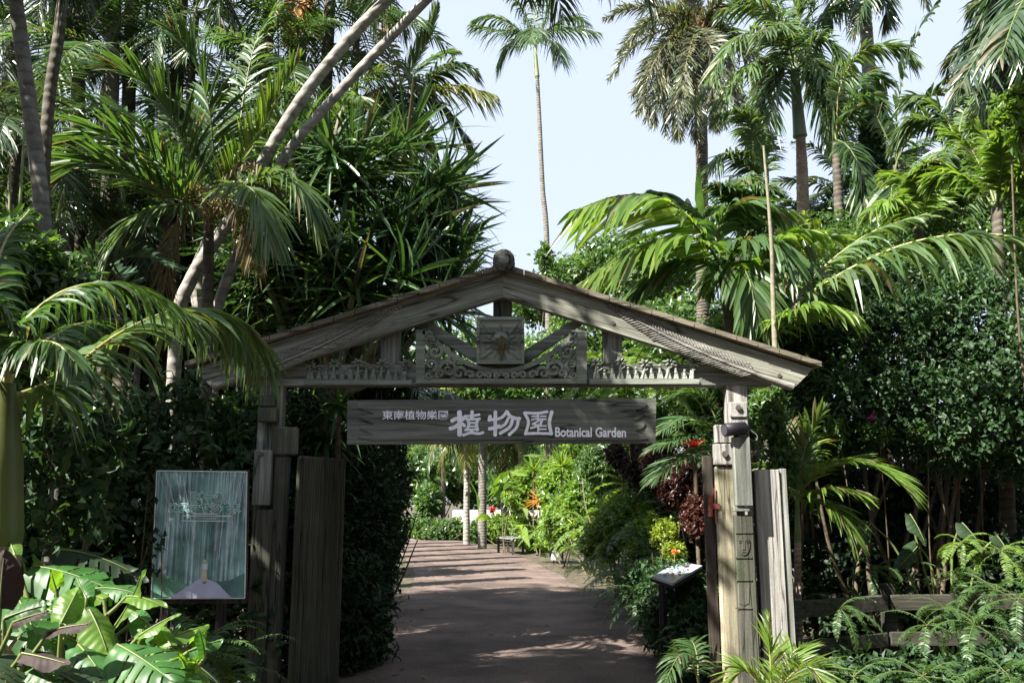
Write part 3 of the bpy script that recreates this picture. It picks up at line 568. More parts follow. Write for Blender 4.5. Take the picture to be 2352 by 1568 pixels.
#==THINGS==
# ================================================================ poster board
YP = 6.6
pb = thing('poster_board', 'portrait poster of a tree lined avenue on two posts left of the gate', 'poster', P(455, 1560, YP)*(1, 1, 0))
def Q(u, v, d=0.0):
    a, b, c, e = P(360, 1081, YP+d), P(567, 1083, YP+d), P(347, 1374, YP+d), P(562, 1373, YP+d)
    return (a*(1-u)+b*u)*(1-v)+(c*(1-u)+e*u)*v
def pquad(mb, pts, d, mat): mb.ngon([Q(u, v, d) for u, v in pts], mat)
def misty_print():
    m, n, N, L = newmat('misty_forest_print'); tc = N.new('ShaderNodeTexCoord'); mp = N.new('ShaderNodeMapping'); mp.inputs['Scale'].default_value = (55, 1, 1.1); L.new(tc.outputs['Object'], mp.inputs['Vector'])
    a = N.new('ShaderNodeTexNoise'); a.inputs['Scale'].default_value = 1; a.inputs['Detail'].default_value = 5; a.inputs['Roughness'].default_value = .65; L.new(mp.outputs[0], a.inputs['Vector'])
    b_ = N.new('ShaderNodeTexNoise'); b_.inputs['Scale'].default_value = 5; b_.inputs['Detail'].default_value = 9; L.new(tc.outputs['Object'], b_.inputs['Vector'])
    r1 = N.new('ShaderNodeValToRGB'); e = r1.color_ramp.elements; e[0].position = .36; e[0].color = (.08, .21, .2, 1); e[1].position = .66; e[1].color = (.72, .82, .97, 1); q = e.new(.5); q.color = (.27, .46, .48, 1); L.new(a.outputs[0], r1.inputs[0])
    r2 = N.new('ShaderNodeMapRange'); r2.inputs[1].default_value = .35; r2.inputs[2].default_value = .65; r2.inputs[3].default_value = .55; r2.inputs[4].default_value = 1.4; L.new(b_.outputs[0], r2.inputs[0])
    h = N.new('ShaderNodeHueSaturation'); L.new(r1.outputs[0], h.inputs['Color']); L.new(r2.outputs[0], h.inputs['Value'])
    p = N.new('ShaderNodeBsdfPrincipled'); p.inputs['Roughness'].default_value = .3; L.new(h.outputs[0], p.inputs['Base Color']); o = N.new('ShaderNodeOutputMaterial'); L.new(p.outputs[0], o.inputs[0]); return m
pc_ = [misty_print(), plain('print_pale', (.68, .76, .9), .35, .35, 25), plain('print_road', (.62, .62, .9), .35, .1, 9), plain('print_green', (.17, .38, .27), .35, .5, 7), plain('print_text_teal', (.08, .42, .37), .35), plain('print_text_edge', (.85, .95, .95), .35), plain('print_sky', (.42, .55, .75), .35, .3, 8), plain('print_cream', (.75, .7, .52), .35), plain('print_dark', (.14, .26, .26), .35, .3, 9)]
m = MB(); m.prism([Q(0, 0), Q(1, 0), Q(1, 1), Q(0, 1)], (0, .02, 0)); r = random.Random(9)
k = 0
def lay(): 
    global k; k += 1; return -.0008-.0004*k
pquad(m, [(.002, .80), (.12, .82), (.3, .88), (.4, .885), (.2, .998), (.002, .998)], lay(), 3); pquad(m, [(.70, .87), (.84, .86), (.998, .80), (.998, .998), (.86, .998)], lay(), 8)
lay()
for sgn, xs in ((1, np.linspace(.60, 1.12, 22)), (-1, np.linspace(.42, -.14, 22))):
    for i, x in enumerate(xs):
        t = i/21; x1 = .55+sgn*(.03+.36*t)+r.uniform(-.012, .012); wd = (.002+.008*t)*r.uniform(.3, 1.2); x0 = x+r.uniform(-.02, .02)
        yb = (.66+.16*t)*r.uniform(.55, 1.02); pt = [(x0-wd, 0.003), (x0+wd, 0.003), (x1+wd*.7, yb), (x1-wd*.7, yb)]
        pt = [(min(max(u, .004), .996), v) for u, v in pt]
        if abs(pt[0][0]-pt[1][0]) > .004: pquad(m, pt, lay(), 1) if (sgn > 0 or i % 2) else lay()
for _ in range(0):
    u, v, s = r.uniform(.02, .95), r.uniform(.01, .62), r.uniform(.008, .03); pquad(m, [(u, v), (u+s, v+r.uniform(-.01, .01)), (u+s*.8, v+s), (u-.2*s, v+s*.7)], lay(), r.choice((1, 3, 6, 8, 0)) if u < .96 else 0)
pquad(m, [(.18, .998), (.34, .93), (.52, .84), (.56, .84), (.70, .88), (.86, .998)], lay(), 2)
pquad(m, [(.54, .765), (.58, .765), (.60, .87), (.535, .87)], lay(), 7); pquad(m, [(.535, .73), (.59, .73), (.6, .775), (.53, .775)], lay(), 1); pquad(m, [(.55, .70), (.575, .70), (.575, .728), (.55, .728)], lay(), 7); pquad(m, [(.54, .872), (.59, .872), (.58, .886), (.55, .886)], lay(), 8)
for v, u0, u1 in ((.352, .30, .84), (.392, .29, .78)):
    pquad(m, [(u0, v), (u1, v), (u1, v+.008), (u0, v+.008)], lay(), 5)
pquad(m, [(.43, .335), (.68, .335), (.68, .345), (.43, .345)], lay(), 5); pquad(m, [(.43, .368), (.67, .368), (.67, .384), (.43, .384)], lay(), 6)
dz = lay(); q0 = lambda u, v: (360+207*u-13*v*(1-u)-5*v*u, 1081+2*u+292.5*v)
for body, u0, v0, u1, v1 in (('日本一の', .385, .162, .735, .232), ('ユスラヤシ並木', .155, .243, .935, .322)):
    x0, y0 = q0(u0, v0); x1, y1 = q0(u1, v1); put_text(m, body, x0-2, y0-2, x1+2, y1+2, YP+dz, .075, 5); put_text(m, body, x0, y0, x1, y1, YP+dz-.0006, .015, 4)
for a, b in (((0, 0), (1, 0)), ((1, 0), (1, 1)), ((1, 1), (0, 1)), ((0, 1), (0, 0))):
    m.tube([Q(*a, -.004), Q(*b, -.004)], .0035, 5, 5)
m.build('poster_panel', pc_, pb)
m = MB(); m.prism([Q(-.02, -.015, .021), Q(1.02, -.015, .021), Q(1.02, 1.04, .021), Q(-.02, 1.04, .021)], (0, .02, 0)); m.build('backing_frame', M['wdark'], pb)
for u in (.2, .8):
    a = Q(u, .1, .07); m = MB(); m.box((a[0]-.03, YP+.042, 0), (a[0]+.03, YP+.1, a[2])); m.build('leg', M['wdark'], pb)
# ================================================================ bench
b0 = GP(1172, 1268); bn = thing('park_bench', 'small backless wooden bench standing beside the path', 'bench', b0)
c4 = [P(1140, 1234, 28.6), P(1178, 1241, 27.3), P(1200, 1239, 27.9), P(1168, 1232, 29.3)]; zt = .46
m = MB(); c4 = [np.array((p[0], p[1], zt)) for p in c4]; ex = c4[1]-c4[0]; ey = c4[3]-c4[0]
for k in range(4):
    o = c4[0]+ey*(k/4); m.hexa([o, o+ex, o+ex+ey*.22, o+ey*.22, o+UPV*.045, o+ex+UPV*.045, o+ex+ey*.22+UPV*.045, o+ey*.22+UPV*.045], 0, .004)
m.build('seat', M['wx'], bn)
for u, v in ((.06, .1), (.94, .1), (.94, .9), (.06, .9)):
    p = c4[0]+ex*u+ey*v; m = MB(); m.box((p[0]-.04, p[1]-.04, 0), (p[0]+.04, p[1]+.04, zt-.004)); m.build('leg', M['wdark'], bn)
m = MB(); p, q = c4[0]+ex*.06+ey*.1, c4[0]+ex*.94+ey*.1; m.tube([p-UPV*.06, q-UPV*.06], .03, 4); m.build('apron', M['wdark'], bn)
# ================================================================ tilted information board
ib = thing('information_board', 'tilted white information panel on a dark stand beside the path', 'sign', P(1555, 1310, 9.2)*(1, 1, 0))
pts = [P(1497, 1322, 9.0), P(1545, 1338, 8.6), P(1613, 1298, 9.4), P(1560, 1290, 9.9)]
m = MB(); nn_ = nrm(np.cross(pts[1]-pts[0], pts[3]-pts[0])); nn_ = nn_ if nn_[2] > 0 else -nn_
m.prism(pts, -nn_*.025, 0); r = random.Random(2); cc = [plain('panel_white', (.42, .45, .53), .3, .06), plain('panel_green', (.12, .34, .12), .35), plain('panel_red', (.5, .12, .12), .35), plain('panel_blue', (.1, .2, .5), .35)]
for i in range(60):
    u, v = r.uniform(.12, .78), r.uniform(.1, .84); s = r.uniform(.03, .09); t = r.uniform(.02, .06)
    bl = lambda a, b: (pts[0]*(1-a)+pts[1]*a)*(1-b)+(pts[3]*(1-a)+pts[2]*a)*b+nn_*(.0006+.0003*i)
    m.ngon([bl(u, v), bl(u+s, v), bl(u+s, v+t), bl(u, v+t)], r.choice((1, 1, 1, 2, 3)))
m.build('panel', cc, ib)
m = MB(); m.prism([p-nn_*.026 for p in [P(1494, 1323, 9.0), P(1546, 1341, 8.58), P(1616, 1300, 9.4), P(1562, 1288, 9.95)]], -nn_*.02); m.build('frame', M['black'], ib)
for p in (pts[1]*.5+pts[0]*.5, pts[2]*.5+pts[3]*.5):
    m = MB(); m.tube([(p[0], p[1]+.02, 0), (p[0], p[1]+.02, p[2]-.05)], .035, 6); m.build('leg', M['black'], ib)
# white small label stake
wl = GP(1273, 1295); ws = thing('plant_label', 'small white upright plant label at the edge of the path', 'label', wl)
m = MB(); Yw = wl[1]; m.prism([P(1266, 1285, Yw), P(1278, 1285, Yw), P(1284, 1272, Yw), P(1276, 1260, Yw), P(1268, 1264, Yw)], (0, .03, 0)); m.build('plate', plain('label_white', (.8, .82, .88), .4, .05), ws)
m = MB(); m.box((P(1272, 1285, Yw)[0]-.02, Yw+.002, 0), (P(1272, 1285, Yw)[0]+.02, Yw+.025, P(1272, 1285.3, Yw)[2])); m.build('stake', M['black'], ws)
# low pale wall far down the garden
m = MB(); a = P(1040, 1171, 40); b = P(1290, 1171, 40); zt = a[2]; m.box((a[0], 40, zt-1.0), (b[0], 40.4, zt), 0, .02)
for x in np.arange(a[0]+.6, b[0], 1.2): m.box((x, 39.97, 0), (x+.06, 39.999, zt-.1))
tag(m.build('low_wall', plain('pale_render', (.62, .55, .47), .8, .15, 3, bump=.2)), 'low pale wall crossing the far end of the garden', 'wall')
# pale board hidden in the right hand shrubs
# ================================================================ fence on the right
fn = thing('rail_fence', 'old timber post and rail fence half buried in ferns', 'fence', P(1900, 1568, 7.6)*(1, 1, 0))
def rail(p, q, h, th=.06):
    p = np.array(p); q = np.array(q); m = MB(); m.hexa([p-UPV*h, q-UPV*h, q-UPV*h+(0, th, 0), p-UPV*h+(0, th, 0), p, q, q+(0, th, 0), p+(0, th, 0)], 0, .008); m.build('rail', M['wfence'], fn)
rail(P(1806, 1382, 7.35), P(2040, 1366, 7.9), .135); rail(P(2046, 1366, 7.9), P(2420, 1362, 7.9), .135)
rail(P(1806, 1478, 7.35), P(2040, 1452, 7.9), .12); rail(P(2046, 1452, 7.9), P(2420, 1448, 7.9), .12)
for px, Y in ((2042, 7.98), (2390, 7.98)):
    p = P(px, 1340, Y); m = MB(); m.hexa([(p[0]-.06, Y, 0), (p[0]+.06, Y, 0), (p[0]+.06, Y+.1, 0), (p[0]-.06, Y+.1, 0), (p[0]-.06, Y, p[2]), (p[0]+.06, Y, p[2]), (p[0]+.06, Y+.1, p[2]), (p[0]-.06, Y+.1, p[2])], 0, .01); m.build('fence_post', M['wfence'], fn)
#==PLANTS==
# ================================================================ plant builders
def frond(mb, pts, n=46, ll=.5, lw=.018, a0=70, a1=28, droop=.35, lift=.25, start=.14, K=5, up=None, seed=None, rr=.012, plum=0.0, jag=.08, fold=0.0, mats=(0, 1), prof=(.35, .55), split=0):
    """feather frond along a 3-D polyline: tapering rachis and drooping leaflets on both sides"""
    g = np.random.default_rng(seed) if seed is not None else rng; n = int(n*1.12)
    C = cr(pts, 40); T = nrm(np.gradient(C, axis=0))
    mb.tube(C, np.linspace(rr, rr*.22, 40), 5, mats[1], False)
    t = np.linspace(start, 1.0, n); t = np.clip(t+g.normal(0, .25/n, n), start, 1)
    x = t*39; i = np.minimum(x.astype(int), 38); f = (x-i)[:, None]
    B = C[i]*(1-f)+C[i+1]*f; D = nrm(T[i]*(1-f)+T[i+1]*f)
    u = np.broadcast_to(np.array(up if up is not None else (0, 0, 1.0), float), D.shape)
    U = nrm(u-D*(D*u).sum(1, keepdims=True)+1e-6*UPV); S = np.cross(D, U)
    s = (t-start)/(1-start); L = ll*(prof[0]+(1-prof[0])*np.sin(np.pi*np.clip(s*.9+.12, 0, 1))**prof[1]); L = L*np.where(s > .93, .75, 1)
    for sd in (-1, 1):
        A = np.radians(a0+(a1-a0)*s**1.2+g.normal(0, 5+60*plum*.3, n)); el = lift*(1-.5*s)+g.normal(0, .07+plum, n)
        d = nrm(D*np.cos(A)[:, None]+sd*S*np.sin(A)[:, None]+U*el[:, None])
        l = L*(1+g.normal(0, jag, n))*np.where(g.random(n) < .07, g.uniform(.02, .5, n), 1); q = np.linspace(0, 1, K)
        dr = droop*(.6+.8*g.random(n))
        g_ = -UPV[None, None]*(q**2)[None, :, None]*(dr*l)[:, None, None]
        Cc = B[:, None]+d[:, None]*(q*1.0)[None, :, None]*l[:, None, None]*(1-.25*dr[:, None, None]*q[None, :, None])+g_
        wv = nrm(D-d*(D*d).sum(1, keepdims=True)+.35*g.normal(0, 1, (n, 3)))
        pr = np.interp(q, [0, .12, .45, .8, 1], [.45, .9, 1, .6, .06])
        W = wv[:, None]*pr[None, :, None]*(lw*.5*(.6+.4*np.sin(np.pi*np.clip(s*.85+.12, 0, 1))))[:, None, None]
        fo = None
        if fold:
            nvv = nrm(np.cross(d, wv)); nvv = np.where((nvv[:, 2:3] > 0), nvv, -nvv); fo = -nvv[:, None]*np.linalg.norm(W, axis=2, keepdims=True)*fold
        mb.ribbons(Cc, W, mats[0], fo)
def arc(base, yaw, e0, L, bend=70, pw=1.3, n=12, side=0.0):
    s = np.linspace(0, 1, n); e = np.radians(e0-bend*s**pw); yw = yaw+side*s
    d = np.stack([np.cos(e)*np.cos(yw), np.cos(e)*np.sin(yw), np.sin(e)], 1)*L/(n-1)
    return np.vstack([[base], np.array(base)+np.cumsum(d[:-1], 0)])
def trunk(mb, pts, r0, r1, seg=12, rings=0, mat=0, n=60):
    C = cr(pts, n) if len(pts) > 2 else np.array([np.array(pts[0])*(1-t)+np.array(pts[1])*t for t in np.linspace(0, 1, n)])
    R = np.linspace(r0, r1, n)*(1+rng.normal(0, .012, n))
    if rings: R = R*(1+.02*(np.sin(np.linspace(0, rings*2*np.pi, n)) > .5))
    mb.tube(C, R, seg, mat, True, True)
LIB = {}
def libfrond(key, L, e0, bend, **kw):
    """one shared frond mesh per kind, pitch and variant"""
    if key not in LIB:
        m = MB(); mats = kw.pop('m'); frond(m, arc((0, 0, 0), 0, e0, L, bend), **kw)
        o = m.build('frond', mats); me = o.data; bpy.data.objects.remove(o); LIB[key] = me
    return LIB[key]
def put_frond(me, parent, loc, yaw, s=1.0, name='frond'):
    o = bpy.data.objects.new(name, me); COL.objects.link(o); o.parent = parent
    o.location = tuple(np.array(loc)-ORG[parent.name]); o.rotation_euler = (0, 0, yaw); o.scale = (s, s, s); return o
def palm(name, label, base, top, r0, r1, bark_, nfr, L, kind, mats, group=None, bend=None, ell=.45, lw=.016, nl=44, shaft=None, e=(78, -25), droop=.35, seed=1, plum=0.0, cat='palm tree', tr=True, rings=24, skip=None, bd=(55, 95)):
    base = np.array(base); top = np.array(top); g = np.random.default_rng(seed)
    t = thing(name, label, cat, base, group)
    if tr:
        m = MB(); mid = (base+top)/2+(np.array(bend) if bend is not None else 0); trunk(m, [base-UPV*.05, mid, top], r0, r1, 12, rings, 0, 70); m.build('trunk', M[bark_], t)
    cz = top
    if shaft:
        h, r, mt = shaft; m = MB(); m.tube([top-UPV*.02, top+UPV*h*.06, top+UPV*h*.3, top+UPV*h*.75, top+UPV*h], [r*.9, r*1.08, r, r*.75, r*.5], 12); m.build('crownshaft', M[mt], t); cz = top+UPV*h*.93
    ga = 2.39996; y0 = g.random()*6.28
    for i in range(nfr):
        f = i/max(nfr-1, 1); e0 = e[0]+(e[1]-e[0])*f+g.normal(0, 5); yaw = y0+ga*i+g.normal(0, .12)
        if skip and skip(yaw % (2*math.pi)): continue
        eb = int(round(e0/15))*15; v = i % 2
        key = (kind, L, ell, lw, nl, eb, v, mats[0])
        me = libfrond(key, L, eb, g.uniform(*bd), m=[M[mats[0]], M[mats[1]]], n=nl, ll=ell, lw=lw, droop=droop, seed=eb+97+v, plum=plum, rr=.006+.007*L/2)
        put_frond(me, t, cz, yaw, g.uniform(.85, 1.12))
    return t
def leaf_cloud(mb, ells, ntw, per, ll, lw, mat=0, g=None, shell=5.0, droop=.25, lowcut=-1.0, tw=2.2, big=False):
    g = g or rng; E_ = [np.array(e, float) for e in ells]; ar = np.array([(e[3]*e[4]*e[5])**(2/3) for e in E_]); ar /= ar.sum()
    ci = g.choice(len(E_), ntw, p=ar); e = np.stack(E_)[ci]
    d = nrm(g.normal(0, 1, (ntw, 3))); d[:, 2] = np.where(d[:, 2] < lowcut, -d[:, 2], d[:, 2])
    rad = g.random((ntw, 1))**(1/shell)*(1+g.normal(0, .06, (ntw, 1))); p = e[:, :3]+d*rad*e[:, 3:6]
    ax = nrm(d*.8+UPV*.35+g.normal(0, .45, (ntw, 3)))
    p = np.repeat(p, per, 0); axr = np.repeat(ax, per, 0); do = np.repeat(d, per, 0); N = len(p)
    p = p-axr*(g.random((N, 1))*ll*tw)
    dl = nrm(axr*.55+g.normal(0, .75, (N, 3))-UPV*droop)
    nn = nrm(do*.5+UPV*.75+g.normal(0, .4, (N, 3))); wv = nrm(np.cross(dl, nn)); nv = np.cross(wv, dl)
    l = ll*g.uniform(.6, 1.3, (N, 1)); w_ = lw*g.uniform(.7, 1.2, (N, 1))*.5
    if not big:
        V = np.stack([p, p+dl*l*.5+wv*w_+nv*w_*.35, p+dl*l-nv*l*.08, p+dl*l*.5-wv*w_+nv*w_*.35], 1)
        i = (np.arange(N)*4)[:, None]; F_ = np.vstack([i+np.array([[0, 1, 2]]), i+np.array([[0, 2, 3]])])
    else:
        V = np.stack([p, p+dl*l*.3+wv*w_*.85+nv*w_*.25, p+dl*l*.68+wv*w_*.8+nv*w_*.1, p+dl*l-nv*l*.2, p+dl*l*.68-wv*w_*.8+nv*w_*.1, p+dl*l*.3-wv*w_*.85+nv*w_*.25, p+dl*l*.5-nv*w_*.05], 1)
        i = (np.arange(N)*7)[:, None]; F_ = np.vstack([i+np.array([q]) for q in ([0, 1, 6], [1, 2, 6], [2, 3, 6], [3, 4, 6], [4, 5, 6], [5, 0, 6])])
    mb.add(V, F_, mat)
def ell_px(px, py, Y, rx, ry, rz):
    """ellipsoid centred on a photo point at depth Y, radii rx and rz in photo units, ry in metres"""
    c = P(px, py, Y); return (*c, pxm(Y, rx), ry, pxm(Y, rz))
def shrub(name, label, ells, ntw, per, ll, lw, mat, group=None, mix=None, cat='shrub', stems=3, seed=0, base=None, big=False, stemmat='stem', droop=.25, lowcut=-1.0, shell=5.0, sr=.025):
    E_ = [ell_px(*q) for q in ells]; c = np.mean([q[:3] for q in E_], 0); b = np.array(base if base is not None else (c[0], c[1], 0.0)); g = np.random.default_rng(seed+11)
    t = thing(name, label, cat, b, group); m = MB()
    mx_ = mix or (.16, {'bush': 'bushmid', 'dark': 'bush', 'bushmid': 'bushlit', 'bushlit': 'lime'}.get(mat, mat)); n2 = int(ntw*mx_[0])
    leaf_cloud(m, E_, ntw-n2, per, ll, lw, 0, g, shell, droop, lowcut, big=big); leaf_cloud(m, E_, n2//2, per+1, ll*.72, lw*.6, 1, g, shell*2, droop, lowcut); leaf_cloud(m, E_, n2//2, max(per-3, 3), ll*1.5, lw*1.45, 0, g, shell, droop, lowcut, big=True); m.build('foliage', [M[mat], M[mx_[1]]], t)
    if stems:
        m = MB()
        for k in range(stems):
            q = E_[k % len(E_)]; tip = np.array(q[:3])+g.normal(0, .45, 3)*np.array(q[3:6]); s0 = b+np.array((g.normal(0, .08), g.normal(0, .08), -.03)); mid = (s0+tip)/2+g.normal(0, .1, 3)*np.linalg.norm(tip-s0)*.5
            m.tube(cr([s0, mid, tip], 14), np.linspace(sr, sr*.35, 14), 6)
        m.build('branches', M[stemmat], t)
    return t
def rosette(mb, c, n, L, wd, e=(85, -30), seed=0, axis=None, droop=.55, K=6, fold=.35, cone=1.0):
    g = np.random.default_rng(seed); ga = 2.39996*np.arange(n)+g.random()*6.28; f = np.arange(n)/max(n-1, 1)
    el = np.radians(e[0]+(e[1]-e[0])*f**.8+g.normal(0, 6, n)); d = np.stack([np.cos(el)*np.cos(ga), np.cos(el)*np.sin(ga), np.sin(el)], 1)
    if axis is not None:
        z = nrm(np.array(axis, float)); x = nrm(np.cross(z, (0.3, 1, .2))); y = np.cross(z, x); d = d[:, :1]*x+d[:, 1:2]*y+d[:, 2:]*z
    l = L*g.uniform(.7, 1.15, n); q = np.linspace(0, 1, K); dr = droop*g.uniform(.3, 1.3, n)
    C = np.array(c)[None, None]+d[:, None]*q[None, :, None]*l[:, None, None]-UPV*(q**2.2)[None, :, None]*(dr*l)[:, None, None]*.8
    wv = nrm(np.cross(d, UPV+.2*g.normal(0, 1, (n, 3)))); pr = np.interp(q, [0, .1, .5, .8, 1], [.7, 1, .9, .55, .04]); W = wv[:, None]*pr[None, :, None]*wd*.5
    nv = nrm(np.cross(wv, d)); nv = np.where(nv[:, 2:3] > 0, nv, -nv); fo = -nv[:, None]*np.linalg.norm(W, axis=2, keepdims=True)*fold
    mb.ribbons(C, W, 0, fo)
FERN = {}
def fern(label, base, L, n, mat='fern', seed=0, group=None, e=(75, 5), face=None, name='fern', bd=(60, 100)):
    t = thing(name, label, 'fern', base, group); g = np.random.default_rng(seed)
    for i in range(n):
        e0 = e[0]+(e[1]-e[0])*i/max(n-1, 1); eb = int(round(e0/20))*20; yaw = 2.4*i+g.normal(0, .2) if face is None else face+g.uniform(-1.3, 1.3)
        me = libfrond(('fern', mat, eb, i % 2), 1.0, eb, g.uniform(*bd), m=[M[mat], M['rach']], n=34, ll=.13, lw=.028, a0=85, a1=60, droop=.25, lift=.1, start=.1, K=3, seed=eb+i+300, rr=.006, prof=(.15, .8), jag=.05)
        put_frond(me, t, np.array(base)+(0, 0, .02), yaw, L*g.uniform(.75, 1.15))
    return t
def hero(t, specs, mats, **kw):
    """fronds given as photo points with depths; each a child of thing t"""
    for sp in specs:
        pts = [P(*q) for q in sp]; m = MB(); frond(m, pts, **kw); m.build('frond', [M[x] if isinstance(x, str) else x for x in mats], t)
#==FOREGROUND==
# ================================================================ foreground left palm
fp = thing('foreground_palm', 'palm with thick yellow green stem at the left edge, fronds arching toward the gate', 'palm tree', P(-20, 1568, 4.3)*(1, 1, 0))
m = MB(); tb = P(-20, 1568, 4.3)*(1, 1, 0); t1 = P(-12, 1255, 4.3); trunk(m, [tb, (tb+t1)/2, t1], .12, .118, 16, 9); m.build('trunk', M['trunkr'], fp)
m = MB(); q = [P(-12, 1258, 4.3), P(-10, 1180, 4.3), P(-6, 1060, 4.3), P(2, 960, 4.3), P(10, 880, 4.3)]; m.tube(cr(q, 20), np.interp(np.linspace(0, 1, 20), [0, .1, .5, 1], [.115, .125, .115, .05]), 16); m.build('crownshaft', M['shafty'], fp)
K_ = dict(n=80, lw=.032, a0=62, a1=24, K=6, rr=.016, fold=.25)
hero(fp, [[(5, 900, 4.3), (15, 800, 4.3), (60, 735, 4.35), (150, 668, 4.5), (260, 651, 4.7), (380, 690, 4.95), (470, 760, 5.1)]], ['palm', 'rachy'], ll=.32, droop=.7, lift=.1, seed=1, **K_)
hero(fp, [[(10, 905, 4.3), (60, 900, 4.4), (160, 850, 4.6), (270, 768, 4.95), (390, 715, 5.4), (480, 712, 5.75), (560, 758, 6.0), (612, 850, 6.15)]], ['palmgrey', 'rachy'], ll=.42, droop=.75, lift=0, seed=2, **{**K_, 'lw': .046, 'n': 96, 'a1': 48, 'prof': (.62, .5)})
hero(fp, [[(5, 900, 4.3), (-10, 760, 4.2), (-60, 660, 4.0), (-180, 640, 3.8)], [(5, 900, 4.3), (30, 830, 4.2), (70, 790, 4.1), (130, 790, 4.0), (170, 830, 3.95)],
          [(5, 900, 4.3), (-20, 700, 4.6), (10, 560, 4.9), (70, 480, 5.2)], [(5, 900, 4.3), (80, 800, 4.8), (190, 742, 5.4), (310, 730, 6.0)], [(5, 900, 4.3), (-60, 780, 4.3), (-200, 740, 4.4), (-330, 850, 4.5)]], ['palm', 'rachy'], ll=.26, droop=.6, lift=.05, seed=3, **K_)
# thin green canes behind it
for x, x2, y0, y1 in ((16, 24, 380, 740), (36, 56, 300, 700), (24, 30, 470, 700)):
    c = thing('bamboo_cane', ['tall thin green cane left of the others at the left edge', 'tallest thin green cane leaning right at the left edge', 'short thin green cane between two taller ones'][(16, 36, 24).index(x)], 'cane', P(x, 1568, 5.6)*(1, 1, 0), 'thin green canes')
    m = MB(); b_ = P(x, 1568, 5.6)*(1, 1, 0); m.tube(cr([b_, P(x, y1, 5.6), P(x2, y0, 5.65)], 30), np.linspace(.016, .008, 30), 8); m.build('culm', M['cane'], c)
# ---------------------------------------------------------------- large split leaves at the bottom left
def bigleaf(base, tip, width, mat, root, seed=0, cut=.5, curl=.25, parent=None, norm=(0, -.4, 1), name='leaf', lobes=7):
    """heart-shaped leaf with slots towards the edge, arched between base and tip, on a stalk from root"""
    g = np.random.default_rng(seed); base = np.array(base); tip = np.array(tip); ax = tip-base; L = np.linalg.norm(ax); a = ax/L; nrmv = np.array(norm, float); nrmv = nrm(nrmv-a*(nrmv@a)); sd = np.cross(a, nrmv)
    m = MB(); ns = lobes*5+1; s = np.linspace(0, 1, ns)
    wprof = lambda x: width*.5*(np.sin(np.pi*np.clip(x*.86+.14, 0, 1))**.75)*(1-.25*x)
    def pt(x, v):
        o = base+ax*(x-.16*abs(v)**2*(x < .3)*(.3-x)/.3)+sd*wprof(x)*v; z = -curl*L*(x**2)*.6-abs(v)**1.6*wprof(x)*.5+.007*L*math.cos(2*math.pi*x*lobes)*min(1, abs(v)*3)*(name == 'leaf')+.05*L*math.sin(9*x+3*v+seed)*abs(v)
        return o+nrmv*z+a*(abs(v)*.12*L)
    for side in (-1, 1):
        V = []; F_ = []; vs = np.array((0, .12, .4, .7, 1.0))
        for i in range(ns):
            slot = (i % 4 == 0) and 0 < i < ns-1 and cut > 0
            for v in vs: V.append(pt(s[i], side*v))
        nv_ = len(vs)
        for i in range(ns-1):
            for j in range(nv_-1):
                if cut > 0 and 4 < i < ns-5 and ((i % 5 == 4 and j >= (1 if cut > .7 else 2)) or (i % 5 == 3 and j >= 3)): continue
                q = [i*nv_+j, (i+1)*nv_+j, (i+1)*nv_+j+1, i*nv_+j+1]; F_.append(q if side > 0 else q[::-1])
        m.add(V, F_, 0, True)
    mid = [pt(x, 0)+nrmv*.003 for x in np.linspace(0, .97, 12)]; m.tube(mid, np.linspace(.005, .0015, 12), 5, 1)
    root = np.array(root, float); m.tube(cr([root, root*.35+base*.65+UPV*.12-a*.08, base], 14), np.linspace(.014, .008, 14), 6, 1)
    o = m.build(name, [M[mat], M['cane']], parent); return o
mp_ = thing('split_leaf_plant', 'large philodendron with broad split leaves in the bottom left corner', 'plant', P(150, 1568, 4.2)*(1, 1, 0))
rt = P(150, 1568, 4.2)*(1, 1, 0)
